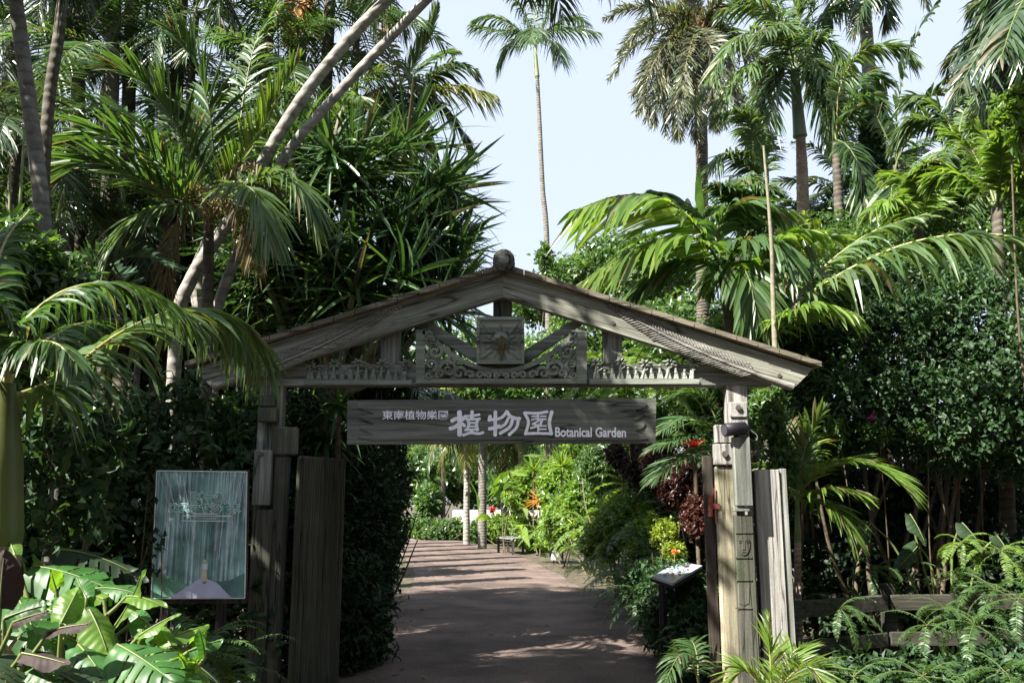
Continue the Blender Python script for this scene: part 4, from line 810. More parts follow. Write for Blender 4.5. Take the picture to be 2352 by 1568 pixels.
LV = [(75, 1300, 4.3, 250, 1318, 4.2, .34, 'big', .9, (0, -.5, 1), .35), (40, 1370, 4.0, 100, 1480, 3.8, .28, 'big', .9, (.3, -.7, .8), .3), (140, 1262, 4.5, 300, 1275, 4.5, .28, 'dark', .6, (0, -.3, 1), .4),
 (205, 1400, 3.9, 250, 1480, 3.8, .2, 'biglit', 0, (.6, -.6, .6), .3), (262, 1440, 4.0, 345, 1330, 4.0, .1, 'biglit', 0, (-.7, -.5, .5), -.3), (320, 1460, 3.9, 400, 1405, 3.9, .11, 'biglit', 0, (-.3, -.2, .9), .15),
 (385, 1468, 4.0, 470, 1430, 4.1, .12, 'biglit', 0, (0, -.3, 1), .15), (270, 1480, 3.7, 390, 1540, 3.5, .32, 'big', .8, (.1, -.6, .8), .25), (390, 1490, 3.9, 480, 1540, 3.9, .2, 'biglit', .4, (.2, -.4, 1), .5),
 (10, 1420, 3.8, 90, 1385, 3.8, .2, 'big', .5, (.2, -.8, .6), .3), (0, 1500, 3.6, -50, 1560, 3.4, .3, 'dark', .5, (0, -.6, .8), .2), (140, 1430, 3.8, 180, 1350, 3.9, .16, 'biglit', 0, (.5, -.7, .5), .1),
 (130, 1545, 3.6, 230, 1590, 3.5, .34, 'dark', .8, (0, -.5, .9), .2), (190, 1330, 4.4, 270, 1270, 4.6, .22, 'big', .6, (0, -.8, .6), .2), (350, 1530, 3.7, 440, 1580, 3.6, .3, 'big', .8, (0, -.5, .9), .3),
 (35, 1275, 4.2, 22, 1240, 4.25, .1, 'biglit', 0, (0, -.8, .5), .1), (290, 1370, 4.0, 370, 1362, 3.95, .13, 'biglit', 0, (0, -.3, 1), .6), (220, 1352, 4.2, 300, 1340, 4.1, .2, 'big', .7, (0, -.5, .8), .4),
 (180, 1480, 3.8, 240, 1540, 3.6, .22, 'big', .7, (.2, -.6, .8), .3), (110, 1400, 4.1, 175, 1430, 4.0, .16, 'big', .5, (0, -.7, .7), .3), (310, 1420, 4.2, 360, 1470, 4.1, .14, 'big', 0, (.3, -.6, .7), .3), (60, 1520, 3.6, 120, 1560, 3.5, .2, 'big', .6, (0, -.6, .8), .3),
 (230, 1300, 4.6, 330, 1320, 4.6, .2, 'dark', .6, (0, -.6, .8), .3), (340, 1500, 4.1, 420, 1505, 4.0, .14, 'big', .3, (0, -.5, .9), .4), (170, 1370, 4.1, 215, 1420, 4.0, .14, 'big', 0, (.2, -.7, .7), .3), (440, 1520, 4.3, 510, 1560, 4.3, .18, 'dark', .3, (.1, -.5, .9), .4)]
g = np.random.default_rng(31)
for k in range(34):
    x = g.uniform(20, 480); ylo = np.interp(x, [0, 120, 300, 480], [1290, 1290, 1400, 1500]); y = g.uniform(ylo, 1560); a = g.uniform(-2.6, -.3); L = g.uniform(45, 95); Y = 4.35-(y-1290)/270*.6+g.uniform(-.1, .15)
    LV.append((x, y, Y, x+L*math.cos(a), y+L*math.sin(a)*.7, Y+g.uniform(-.15, .1), g.uniform(.06, .13), 'biglit' if g.random() < .45 else 'big', 0, (g.uniform(-.5, .5), -.6, .8), g.uniform(.1, .5)))
for i, (x0, y0, Y0, x1, y1, Y1, wd, mt, cut, nr, cu) in enumerate(LV):
    wd *= .85
    bigleaf(P(x0, y0, Y0), P(x1, y1, Y1), wd, mt, rt+(rng.normal(0, .12), rng.normal(0, .12), 0), i, cut, cu, mp_, nr)
tp = thing('dark_leaf_plant', 'plant with dark purple oval leaves at the left edge beside the split leaves', 'plant', P(0, 1568, 3.6)*(1, 1, 0)); rt = P(-20, 1568, 3.6)*(1, 1, 0)
for i, (x0, y0, x1, y1, wd, nr) in enumerate(((0, 1400, 5, 1280, .16, (.2, -1, 0)), (30, 1430, 100, 1400, .06, (0, -.6, .8)), (110, 1450, 200, 1425, .07, (0, -.5, .9)), (50, 1500, 150, 1515, .1, (0, -.5, .9)))):
    bigleaf(P(x0, y0, 3.55), P(x1, y1, 3.5), wd, 'purple', rt, 50+i, 0, .15, tp, nr)
# ---------------------------------------------------------------- left hedge around the poster
shrub('hedge', 'dark broad leaved hedge around the poster left of the gate', [(120, 1060, 5.5, 190, .4, 200), (150, 1080, 7.3, 260, .7, 230), (420, 1120, 7.6, 230, .7, 260), (560, 1000, 8.1, 90, .5, 140), (60, 1400, 7.0, 240, .7, 240), (400, 1450, 7.3, 260, .6, 220), (-150, 1150, 6.9, 260, .8, 330), (560, 1300, 7.9, 80, .4, 330)], 3300, 7, .1, .055, 'bush', cat='hedge', stems=7, seed=1, big=True)
shrub('shrub', 'leafy branch poking out over the left side of the poster', [(338, 1130, 6.5, 12, .08, 40), (348, 1270, 6.5, 20, .1, 55), (375, 1228, 6.45, 8, .05, 10)], 18, 5, .07, .035, 'dark', stems=3, seed=2, base=P(330, 1568, 6.5)*(1, 1, 0), sr=.008)
shrub('shrub', 'light leaved shrub below the slanted grey trunks, left of the fronds', [(50, 590, 5.5, 100, .35, 100), (150, 650, 5.7, 90, .35, 80), (-40, 660, 5.4, 120, .4, 180), (60, 780, 5.6, 130, .35, 120)], 900, 7, .085, .05, 'bushmid', stems=4, seed=3, big=True)
fern('fern with drooping dark fronds at the foot of the left gate post', P(505, 1560, 6.2), .7, 16, 'fern', 5, e=(60, -10))
fern('fern under the poster beside the split leaves', P(440, 1520, 5.8)*(1, 1, 1), .6, 12, 'fern', 6, e=(60, 0))
# ================================================================ left palm thicket
def tr_only(name, label, pts, r0, r1, mt, group=None, rings=30, cat='palm trunk'):
    q = [P(*p) for p in pts]; b = q[0]*(1, 1, 0); t = thing(name, label, cat, b, group); m = MB(); trunk(m, [b-UPV*.05]+q, r0, r1, 12, rings, 0, 110); m.build('trunk', M[mt], t); return t, q[-1]
t, e_ = tr_only('palm_tree', 'tall palm with ringed grey trunk near the left edge', [(150, 900, 5.9), (105, 560, 5.9), (88, 400, 5.9), (62, 200, 5.85), (36, 0, 5.8), (10, -200, 5.7), (-60, -360, 5.6)], .06, .045, 'trunk', rings=46, cat='palm tree')
for i in range(16):
    yaw = 2.4*i; e0 = 45-75*i/15; me = libfrond(('bigcrown', int(e0/15)), 1.25, int(e0/15)*15, 85, m=[M['palmdark'], M['rach']], n=60, ll=.55, lw=.03, droop=.5, seed=i+40); put_frond(me, t, e_, yaw)
tr_only('palm_tree', 'darker grey trunk crossing just behind the left edge palm', [(120, 900, 7.2), (100, 480, 7.2), (112, 240, 7.2), (135, 80, 7.2), (150, -60, 7.2), (165, -260, 7.2)], .055, .045, 'trunkd', rings=40, cat='palm tree')
tA, eA = tr_only('palm_tree', 'leaning pale trunk, thicker of two slanting right above the gate', [(380, 1300, 9.2), (405, 780, 9.1), (440, 640, 9.05), (545, 480, 9.0), (640, 310, 8.9), (720, 190, 8.8), (820, 70, 8.7), (905, -15, 8.6), (1010, -120, 8.5), (1100, -230, 8.4)], .078, .058, 'trunkw', rings=60, cat='palm tree')
tB, eB = tr_only('palm_tree', 'thinner leaning pale trunk on the right of the slanting pair', [(455, 1300, 8.9), (480, 800, 8.8), (505, 690, 8.75), (580, 500, 8.7), (655, 360, 8.6), (735, 260, 8.5), (860, 125, 8.4), (985, -5, 8.3), (1100, -120, 8.2), (1200, -220, 8.1)], .062, .046, 'trunkw', rings=60, cat='palm tree')
for tt, ee, sd in ((tA, eA, 0), (tB, eB, 3)):
    for i in range(12):
        me = libfrond(('leancrown', i % 5), 1.9, (75, 50, 30, 10, -10)[i % 5], 80, m=[M['palmdark'], M['rach']], n=56, ll=.5, lw=.03, droop=.5, seed=i+80); put_frond(me, tt, ee, 2.4*i+sd)
tr_only('palm_tree', 'short stump-like leaning trunk between the slanting pair and the gate', [(520, 1300, 9.6), (470, 780, 9.6), (455, 640, 9.6), (480, 560, 9.6)], .1, .09, 'trunkw', rings=30, cat='palm tree')
for i, (x, x2, Y, lab) in enumerate(((240, 262, 10.5, 'dark upright trunk in the shade, second from the left edge palm'), (285, 300, 11, 'ringed brown upright trunk in the shaded thicket'), (190, 178, 10.8, 'thin dark trunk just right of the left edge palm'), (345, 420, 11, 'dark trunk leaning right behind the orange flower stalks'), (560, 620, 11, 'dark trunk behind the leaning pair'), (700, 760, 11.3, 'dark trunk hidden in strap leaves above the gate'), (60, 20, 11, 'dark trunk in the shrubs at the left edge'))):
    top = P(x2, -40, Y)+UPV*.3
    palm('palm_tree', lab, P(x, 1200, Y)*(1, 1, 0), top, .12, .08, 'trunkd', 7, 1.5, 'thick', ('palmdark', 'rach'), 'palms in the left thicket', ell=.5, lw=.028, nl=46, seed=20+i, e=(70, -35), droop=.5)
# visible feather crowns of the thicket
cl = thing('clump_palm', 'clumping palm with broad green fronds and brown flower stalks in the left thicket', 'palm tree', P(480, 1300, 8.6)*(1, 1, 0))
m = MB(); trunk(m, [P(470, 1300, 8.6)*(1, 1, 0), P(475, 800, 8.6), P(480, 480, 8.6)], .07, .05, 10, 20); m.build('trunk', M['trunkd'], cl)
KK = dict(n=60, lw=.04, a0=55, a1=18, K=5, rr=.014, fold=.2, jag=.1)
c0 = (480, 480, 8.6)
hero(cl, [[c0, (450, 400, 8.5), (400, 280, 8.3), (330, 190, 8.1), (250, 150, 7.9)], [c0, (420, 420, 8.3), (330, 350, 8.0), (240, 310, 7.8), (160, 330, 7.7)], [c0, (490, 380, 8.5), (480, 250, 8.3), (440, 130, 8.2), (390, 60, 8.0)],
          [c0, (400, 450, 8.2), (300, 400, 7.9), (200, 370, 7.7), (130, 420, 7.6)], [c0, (440, 420, 8.9), (340, 300, 9.3), (230, 240, 9.6), (120, 250, 9.8)]], ['palm', 'rach'], ll=.62, droop=.2, lift=.3, seed=5, **KK)
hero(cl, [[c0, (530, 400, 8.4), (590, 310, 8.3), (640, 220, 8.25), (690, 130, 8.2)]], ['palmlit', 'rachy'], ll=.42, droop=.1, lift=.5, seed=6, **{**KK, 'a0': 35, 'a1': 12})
hero(cl, [[c0, (540, 360, 8.8), (560, 220, 9.0), (590, 90, 9.2), (640, 10, 9.3)], [c0, (560, 430, 8.3), (640, 400, 8.2), (690, 430, 8.1), (720, 500, 8.1)], [c0, (420, 470, 8.2), (350, 480, 8.0), (290, 520, 7.9), (240, 590, 7.8)], [c0, (530, 440, 8.0), (570, 430, 7.7), (600, 470, 7.6), (620, 560, 7.5)]], ['palmgrey', 'rach'], ll=.55, droop=.5, lift=.1, seed=7, **KK)
hero(cl, [[(490, 490, 8.5), (540, 470, 8.3), (570, 520, 8.2), (580, 610, 8.15)], [(470, 500, 8.5), (420, 510, 8.3), (390, 570, 8.2), (380, 660, 8.2)], [(480, 470, 8.6), (560, 380, 8.5), (610, 390, 8.4), (640, 470, 8.35)]], ['palmdry', 'rachb'], ll=.34, lw=.022, n=44, droop=.8, seed=8, K=5, rr=.01)
for k in range(9):
    a = P(480, 490, 8.5); m = MB(); g = np.random.default_rng(k); tip = P(410+k*17, 430+g.uniform(0, 110), 8.2+g.uniform(-.2, .2)); m.tube(cr([a, (a+tip)/2+UPV*.1, tip], 10), np.linspace(.012, .004, 10), 5)
    for j in range(16):
        q = a*(1-.3-j*.045)+tip*(.3+j*.045)+UPV*.09; d = nrm(g.normal(0, 1, 3)-UPV*.2)*g.uniform(.06, .2); m.tube([q, q+d], [.006, .003], 4)
    m.build('flower_stalk', plain('flower_stalk', (.26, .17, .05), .7, .3, 30) if k == 0 else bpy.data.materials['flower_stalk'], cl)
# generic fill crowns
def crown_at(px, py, Y, L, n, mats, label, seed, ell=.42, lw=.026, nl=46, e=(75, -30), tb='trunkd', r=.06, droop=.4, grp='palms in the left thicket', kind='fill', dz=0, **kw):
    top = P(px, py, Y); return palm('palm_tree', label, (top[0]+dz, Y, 0), top, r, r*.8, tb, n, L, kind, mats, grp, ell=ell, lw=lw, nl=nl, seed=seed, e=e, droop=droop, **kw)
for i, (x, y, Y, L, mt, lab) in enumerate((
    (250, 120, 10.5, 1.7, 'palm', 'palm crown with thin fronds against the sky gaps, upper left'), (40, 330, 9, 1.4, 'palmdark', 'dark palm crown by the left edge behind the grey trunk'), (640, 150, 11, 1.7, 'palm', 'palm crown behind the upper part of the leaning trunks'), (740, 330, 10.5, 1.4, 'palmgrey', 'grey green palm crown just right of the leaning trunks'),
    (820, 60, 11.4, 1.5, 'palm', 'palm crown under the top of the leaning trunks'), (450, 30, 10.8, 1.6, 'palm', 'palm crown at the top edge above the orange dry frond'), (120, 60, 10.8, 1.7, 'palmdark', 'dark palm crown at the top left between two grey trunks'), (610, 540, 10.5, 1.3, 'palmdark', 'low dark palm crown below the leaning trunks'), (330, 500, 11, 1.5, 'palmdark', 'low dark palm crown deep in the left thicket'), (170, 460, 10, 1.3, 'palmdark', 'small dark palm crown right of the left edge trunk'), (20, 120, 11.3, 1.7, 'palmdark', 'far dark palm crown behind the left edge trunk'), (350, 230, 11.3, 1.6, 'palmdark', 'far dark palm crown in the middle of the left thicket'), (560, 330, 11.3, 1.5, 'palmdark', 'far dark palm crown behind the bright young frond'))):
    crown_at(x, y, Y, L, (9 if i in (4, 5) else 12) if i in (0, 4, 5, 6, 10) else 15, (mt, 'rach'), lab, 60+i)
hd = thing('palm_tree', 'small bluish palm with one fan of broad leaflets behind the foreground fronds', 'palm tree', P(330, 900, 8.2)*(1, 1, 0))
m = MB(); trunk(m, [P(330, 900, 8.2)*(1, 1, 0), P(320, 760, 8.2)], .04, .03, 8); m.build('trunk', M['trunkd'], hd)
hero(hd, [[(320, 760, 8.2), (250, 690, 8.0), (210, 640, 7.9), (250, 600, 7.85), (330, 590, 7.8), (400, 620, 7.7)], [(320, 760, 8.2), (300, 680, 8.1), (250, 620, 8.2), (200, 600, 8.3)]], ['palmblue', 'rach'], ll=.36, lw=.04, n=40, droop=.2, lift=.6, seed=11, a0=60, a1=20)
of = thing('palm_tree', 'palm with one orange dead frond hanging at the top edge', 'palm tree', P(690, 1200, 11.5)*(1, 1, 0))
m = MB(); trunk(m, [P(690, 1200, 11.5)*(1, 1, 0), P(690, 300, 11.5), P(695, -30, 11.5)], .08, .06, 10, 30); m.build('trunk', M['trunkd'], of)
hero(of, [[(695, -30, 11.5), (690, -10, 11.2), (680, 40, 11.1), (672, 100, 11.05)]], ['orange', 'rachb'], ll=.35, lw=.03, n=40, droop=.5, seed=12)
hero(of, [[(695, -30, 11.5), (750, -60, 11.3), (800, 0, 11.2), (820, 80, 11.1)], [(695, -30, 11.5), (640, -60, 11.3), (600, 20, 11.1), (590, 110, 11)]], ['palm', 'rach'], ll=.5, lw=.028, n=46, droop=.5, seed=13)
# palm whose crown stands out against the sky, right end of the thicket
sp_ = thing('palm_tree', 'palm with ragged crown standing out against the sky right of the leaning trunks', 'palm tree', P(840, 1100, 12)*(1, 1, 0))
m = MB(); trunk(m, [P(800, 1100, 12)*(1, 1, 0), P(810, 500, 12), P(850, 300, 12), P(905, 205, 12)], .12, .07, 12, 40); m.build('trunk', M['trunk'], sp_)
c0 = (912, 200, 12.0); KS = dict(n=58, lw=.045, a0=62, a1=22, K=5, rr=.016)
hero(sp_, [[c0, (950, 150, 12), (985, 90, 12), (1008, 22, 12)]], ['palmgrey', 'rachy'], ll=.52, droop=.1, lift=.3, seed=14, **{**KS, 'a0': 45})
hero(sp_, [[c0, (980, 200, 11.8), (1060, 200, 11.6), (1135, 218, 11.4)]], ['palmyel', 'rachy'], ll=.5, droop=.6, lift=.05, seed=15, **KS)
hero(sp_, [[c0, (960, 210, 12), (1020, 250, 12), (1060, 300, 12), (1092, 352, 12)], [c0, (980, 180, 11.8), (1040, 150, 11.6), (1090, 160, 11.5)], [c0, (940, 230, 11.5), (970, 300, 11.3), (1000, 370, 11.3)]], ['palmdark', 'rachy'], ll=.45, droop=.5, lift=.1, seed=16, **KS)
hero(sp_, [[c0, (900, 150, 12.2), (890, 90, 12.3), (895, 50, 12.4)], [c0, (860, 210, 11.6), (820, 260, 11.3), (790, 340, 11.2)]], ['palmdry', 'rachy'], ll=.4, droop=.5, seed=17, **KS)
hero(sp_, [[c0, (860, 150, 12.2), (800, 130, 12.4), (740, 160, 12.5)], [c0, (900, 240, 11.6), (900, 300, 11.4), (920, 380, 11.3)], [c0, (950, 170, 12.6), (1000, 130, 13), (1050, 120, 13.4)], [c0, (850, 230, 12), (790, 230, 12), (730, 280, 12)]], ['palm', 'rachy'], ll=.45, droop=.4, seed=18, **KS)
# ---------------------------------------------------------------- screw pine mass above the gate
pn = thing('screw_pine', 'wide screw pine with strap leaved heads above the left side of the gate', 'tree', P(760, 1300, 10.4)*(1, 1, 0))
g = np.random.default_rng(44); heads = []
for i in range(78):
    for _ in range(50):
        x = g.uniform(560, 1110); y = g.uniform(300, 760)
        xr = np.interp(y, [280, 340, 400, 470, 560, 640, 760], [900, 960, 1000, 1040, 1060, 1060, 980]); xl = np.interp(y, [280, 400, 550, 760], [700, 620, 560, 560])
        if xl < x < xr: break
    heads.append((x, y, g.uniform(9.2, 11.2)))
RL = []
for v in range(6):
    m = MB(); rosette(m, (0, 0, 0), 42, 1.08, .055, (88, -25), 70+v, None, .5 if v % 2 else .3); o = m.build('leaf_head', M['pand']); RL.append(o.data); bpy.data.objects.remove(o)
hub = P(760, 900, 10.4)
for i, (x, y, Y) in enumerate(heads):
    c = P(x, y, Y); o = bpy.data.objects.new('leaf_head', RL[i % 6]); COL.objects.link(o); o.parent = pn; o.location = tuple(c-ORG[pn.name])
    ax = Vector(tuple(nrm(np.array(((x-780)/330, -.25+g.normal(0, .25), .75+g.normal(0, .2)))))); o.rotation_mode = 'QUATERNION'; o.rotation_quaternion = ax.to_track_quat('Z', 'Y'); s = g.uniform(.7, 1.15); o.scale = (s, s, s)
m = MB(); trunk(m, [ORG[pn.name], P(755, 1100, 10.4), hub], .16, .13, 10, 20)
for i, (x, y, Y) in enumerate(heads):
    if i % 2 == 0:
        c = P(x, y, Y); mid = hub*.5+c*.5-UPV*.25; m.tube(cr([hub+g.normal(0, .05, 3), mid, c], 12), np.linspace(.06, .035, 12), 6)
m.build('branches', M['stemp'], pn)
#==SKYPALMS==
# ================================================================ tall palms against the sky
cp_ = thing('palm_tree', 'very tall slender palm alone in the open sky above the gate', 'palm tree', P(1262, 1160, 30)*(1, 1, 0))
m = MB(); trunk(m, [P(1262, 1160, 30)*(1, 1, 0), P(1257, 600, 30), P(1246, 430, 30), P(1240, 300, 30), P(1234, 176, 30)], .11, .07, 12, 70, 0, 140); m.build('trunk', M['trunk'], cp_)
m = MB(); q = [P(1234, 178, 30), P(1233, 168, 30), P(1231, 140, 30), P(1228, 100, 30)]; m.tube(cr(q, 12), np.interp(np.linspace(0, 1, 12), [0, .1, 1], [.085, .1, .06]), 10); m.build('crownshaft', M['shaft'], cp_)
c0 = (1228, 104, 30); KT = dict(n=60, lw=.06, a0=58, a1=22, K=4, rr=.025, droop=.6, lift=.1, jag=.2)
hero(cp_, [[c0, (1190, 75, 30), (1140, 70, 29.5), (1080, 58, 29)], [c0, (1180, 60, 30), (1130, 40, 30), (1088, 48, 30)], [c0, (1195, 92, 30), (1165, 110, 30), (1145, 150, 30)], [c0, (1260, 75, 30), (1320, 70, 30), (1375, 76, 30)], [c0, (1255, 90, 29), (1280, 105, 28.5), (1290, 142, 28.2)],
           [c0, (1250, 50, 30), (1262, 10, 30), (1268, -30, 30)], [c0, (1212, 50, 30), (1190, 10, 30), (1160, -20, 30)], [c0, (1228, 40, 30.2), (1232, -10, 30.4), (1225, -50, 30.6)], [c0, (1270, 60, 31), (1310, 40, 32), (1350, 55, 33)], [c0, (1230, 70, 28.5), (1225, 70, 27.5), (1215, 100, 26.8)]], ['palm', 'rach'], ll=.85, seed=21, **KT)
shrub('climber', 'leafy climber wrapped round the foot of the tall sky palm trunk', [(1250, 585, 29.6, 14, .25, 30), (1268, 640, 29.6, 26, .3, 40), (1288, 650, 29.6, 14, .3, 25)], 320, 5, .22, .13, 'bushmid', cat='climber', stems=2, seed=9)
# date palm
dp = thing('date_palm', 'date palm with dense drooping grey green crown and thick dark trunk', 'palm tree', P(1612, 1160, 22)*(1, 1, 0))
m = MB(); trunk(m, [P(1612, 1160, 22)*(1, 1, 0), P(1613, 520, 22), P(1611, 300, 22), P(1604, 90, 22)], .17, .16, 12, 60, 0, 140); m.build('trunk', M['date_t'], dp)
m = MB(); g = np.random.default_rng(3)
for i in range(60):
    a = 2.4*i; z = P(1604, 60+i*1.6, 22); m.tube([z+np.array((math.cos(a), math.sin(a), 0))*.12, z+np.array((math.cos(a), math.sin(a), .9))*.42], [.04, .015], 5)
m.build('leaf_bases', plain('leaf_base_brown', (.2, .11, .05), .8, .4, 20), dp)
c0 = (1604, 62, 22); KD = dict(n=140, lw=.05, a0=50, a1=22, K=3, rr=.03, droop=.25, lift=.2, plum=.35, ll=.5, prof=(.5, .6), start=.1)
D_ = [[(1540, 25, 22), (1460, 15, 21.6), (1390, 42, 21.2)], [(1560, 60, 21.8), (1470, 95, 21.3), (1398, 182, 21)], [(1560, 70, 21.4), (1500, 150, 20.7), (1470, 262, 20.5)], [(1570, 90, 21.2), (1520, 200, 20.5), (1500, 290, 20.4)], [(1585, 100, 21), (1555, 220, 20.3), (1560, 320, 20.3)], [(1600, 110, 21), (1595, 230, 20.4), (1600, 325, 20.4)],
      [(1640, 90, 21.4), (1680, 180, 21), (1700, 280, 21)], [(1650, 80, 22.5), (1720, 140, 23), (1750, 240, 23.2)], [(1640, 40, 22), (1710, 20, 22), (1780, 50, 22)], [(1570, 10, 22.3), (1520, -40, 22.6), (1450, -50, 23)], [(1610, 0, 22), (1620, -50, 22), (1650, -90, 22)], [(1590, 0, 21.8), (1570, -50, 21.5), (1530, -90, 21.3)], [(1580, 80, 22.6), (1540, 150, 23.4), (1515, 250, 23.8)], [(1620, 90, 22.6), (1640, 190, 23.4), (1650, 300, 23.7)], [(1545, 50, 22.6), (1480, 60, 23.3), (1420, 120, 23.8)], [(1620, 100, 21), (1635, 200, 20.5), (1640, 300, 20.4)], [(1550, 80, 22), (1490, 170, 22), (1460, 260, 22.2)], [(1640, 20, 21.5), (1700, -20, 21), (1760, -10, 20.8)], [(1575, 95, 22), (1530, 190, 22), (1530, 310, 22)], [(1655, 100, 22), (1690, 200, 22), (1730, 300, 22)], [(1590, 95, 20.9), (1570, 190, 20.3), (1575, 290, 20.2)], [(1560, 85, 21.2), (1510, 180, 20.6), (1485, 280, 20.5)], [(1625, 95, 20.9), (1655, 190, 20.5), (1665, 290, 20.4)], [(1570, 75, 22.3), (1505, 120, 22.6), (1450, 220, 22.8)], [(1600, 90, 22.8), (1600, 190, 23.5), (1605, 300, 23.7)], [(1640, 60, 22), (1700, 90, 22), (1770, 170, 22)], [(1560, 30, 21.6), (1500, 40, 21), (1440, 100, 20.8)], [(1585, 98, 22.3), (1550, 200, 22.6), (1545, 320, 22.7)]]
hero(dp, [[c0]+q for q in D_], ['date', 'rachb'], seed=22, **KD)
# royal palm
rp = thing('royal_palm', 'royal palm with smooth grey green crownshaft, right of the date palm', 'palm tree', P(1850, 1160, 15)*(1, 1, 0))
m = MB(); trunk(m, [P(1850, 1160, 15)*(1, 1, 0), P(1845, 500, 15), P(1839, 314, 15)], .14, .085, 12, 60, 0, 140); m.build('trunk', M['trunkr'], rp)
m = MB(); q = [P(1838, 316, 15), P(1837, 306, 15), P(1834, 270, 15), P(1829, 215, 15), P(1824, 150, 15)]; m.tube(cr(q, 16), np.interp(np.linspace(0, 1, 16), [0, .08, .3, 1], [.1, .135, .12, .08]), 14); m.build('crownshaft', M['shaftg'], rp)
c0 = (1825, 160, 15); KR = dict(n=92, lw=.046, a0=62, a1=24, K=5, rr=.02, droop=.45, lift=.1, plum=.12)
R_ = [[(1770, 90, 14.6), (1690, 90, 14.2), (1600, 240, 13.8)], [(1770, 140, 14.4), (1710, 160, 14), (1640, 250, 13.8)], [(1790, 60, 15), (1730, 10, 15), (1650, 30, 15)], [(1830, 60, 15), (1835, 0, 15), (1820, -60, 15)], [(1880, 90, 14.8), (1930, 130, 14.6), (1940, 260, 14.4)], [(1870, 140, 14.5), (1910, 230, 14.3), (1920, 350, 14.3)], [(1795, 180, 14.6), (1765, 280, 14.4), (1750, 380, 14.4)], [(1810, 90, 14.4), (1790, 60, 13.9), (1740, 80, 13.4)],
      [(1870, 60, 15.3), (1920, 20, 15.6), (1980, 30, 16)], [(1780, 170, 15), (1740, 260, 15), (1730, 370, 15)], [(1880, 160, 15.2), (1920, 240, 15.4), (1930, 370, 15.5)], [(1800, 40, 15.4), (1760, -30, 15.8), (1700, -60, 16.2)], [(1860, 30, 15), (1890, -40, 15), (1940, -70, 15)], [(1850, 120, 16), (1880, 200, 16.5), (1900, 320, 16.6)], [(1790, 130, 16), (1750, 220, 16.5), (1750, 330, 16.6)]]
hero(rp, [[c0]+q for q in R_[:8]], ['palmgrey', 'rach'], ll=.62, seed=23, **KR); hero(rp, [[c0]+q for q in R_[8:]], ['palm', 'rach'], ll=.62, seed=24, **KR)
# second palm at right with lower fronds (left of royal)
lp = thing('palm_tree', 'mid height palm with drooping fronds hanging in front of the date palm trunk', 'palm tree', P(1770, 1160, 14)*(1, 1, 0))
m = MB(); trunk(m, [P(1770, 1160, 14)*(1, 1, 0), P(1775, 700, 14), P(1765, 440, 14)], .1, .07, 10, 40); m.build('trunk', M['trunkd'], lp)
c0 = (1765, 430, 14)
hero(lp, [[c0, (1740, 330, 13.8), (1700, 260, 13.6), (1630, 270, 13.4)], [c0, (1720, 380, 13.8), (1670, 355, 13.6), (1625, 390, 13.4)], [c0, (1720, 410, 13.5), (1690, 430, 13.2), (1660, 520, 13)], [c0, (1760, 350, 14.4), (1740, 300, 14.8), (1700, 300, 15.1)], [c0, (1745, 450, 13.5), (1725, 520, 13.2), (1720, 600, 13.1)]], ['palmgrey', 'rach'], ll=.5, seed=25, **KR)
# ivy covered palm
ip = thing('palm_tree', 'tall palm with pale trunk wrapped in ivy up to half its height', 'palm tree', P(2005, 1160, 16)*(1, 1, 0))
m = MB(); trunk(m, [P(2005, 1160, 16)*(1, 1, 0), P(2003, 500, 16), P(1997, 200, 16), P(1985, 0, 16), P(1980, -90, 16)], .16, .1, 12, 70, 0, 140); m.build('trunk', M['trunkw'], ip)
iv = thing('ivy', 'dark ivy column clothing the pale palm trunk', 'climber', P(2005, 1160, 15.9)*(1, 1, 0)); m = MB()
leaf_cloud(m, [ell_px(2003+(y-300)*.01, y, 16, 31 if y < 420 else 34, .26, 50) for y in range(225, 820, 55)], 2600, 5, .12, .1, 0, np.random.default_rng(8), 6); m.build('foliage', M['bush'], iv)
c0 = (1980, -90, 16)
hero(ip, [[c0, (2010, -60, 15.8), (2030, 0, 15.6), (2040, 60, 15.6)], [c0, (1940, -60, 15.8), (1920, 0, 15.6), (1900, 70, 15.5)], [c0, (2040, -100, 15.8), (2100, -60, 15.6), (2130, 10, 15.5)], [c0, (1920, -110, 15.8), (1860, -60, 15.6), (1850, 10, 15.5)], [c0, (1990, -60, 15.4), (1985, 0, 15.1), (1960, 80, 15)]], ['palmdark', 'rach'], ll=.5, seed=26, **KR)
# arching bright frond palm between
a2 = thing('palm_tree', 'palm with one bright arching frond crossing the pale ivy palm trunk', 'palm tree', P(1925, 1160, 14.2)*(1, 1, 0))
m = MB(); trunk(m, [P(1925, 1160, 14.2)*(1, 1, 0), P(1930, 600, 14.2), P(1920, 330, 14.2)], .1, .07, 10, 40); m.build('trunk', M['trunkd'], a2)
c0 = (1920, 320, 14.2)
hero(a2, [[c0, (1930, 200, 14), (1980, 120, 13.8), (2060, 110, 13.6), (2105, 145, 13.5)]], ['palmgrey', 'rachy'], ll=.5, seed=27, **KR)
hero(a2, [[c0, (1960, 250, 14), (2010, 230, 13.8), (2050, 290, 13.7)], [c0, (1950, 340, 13.8), (1980, 400, 13.6), (1985, 480, 13.5)], [c0, (1900, 230, 14.3), (1890, 180, 14.6), (1850, 160, 15)], [c0, (1950, 220, 14.4), (1990, 170, 14.8), (2040, 190, 15)]], ['palm', 'rach'], ll=.5, seed=28, **KR)
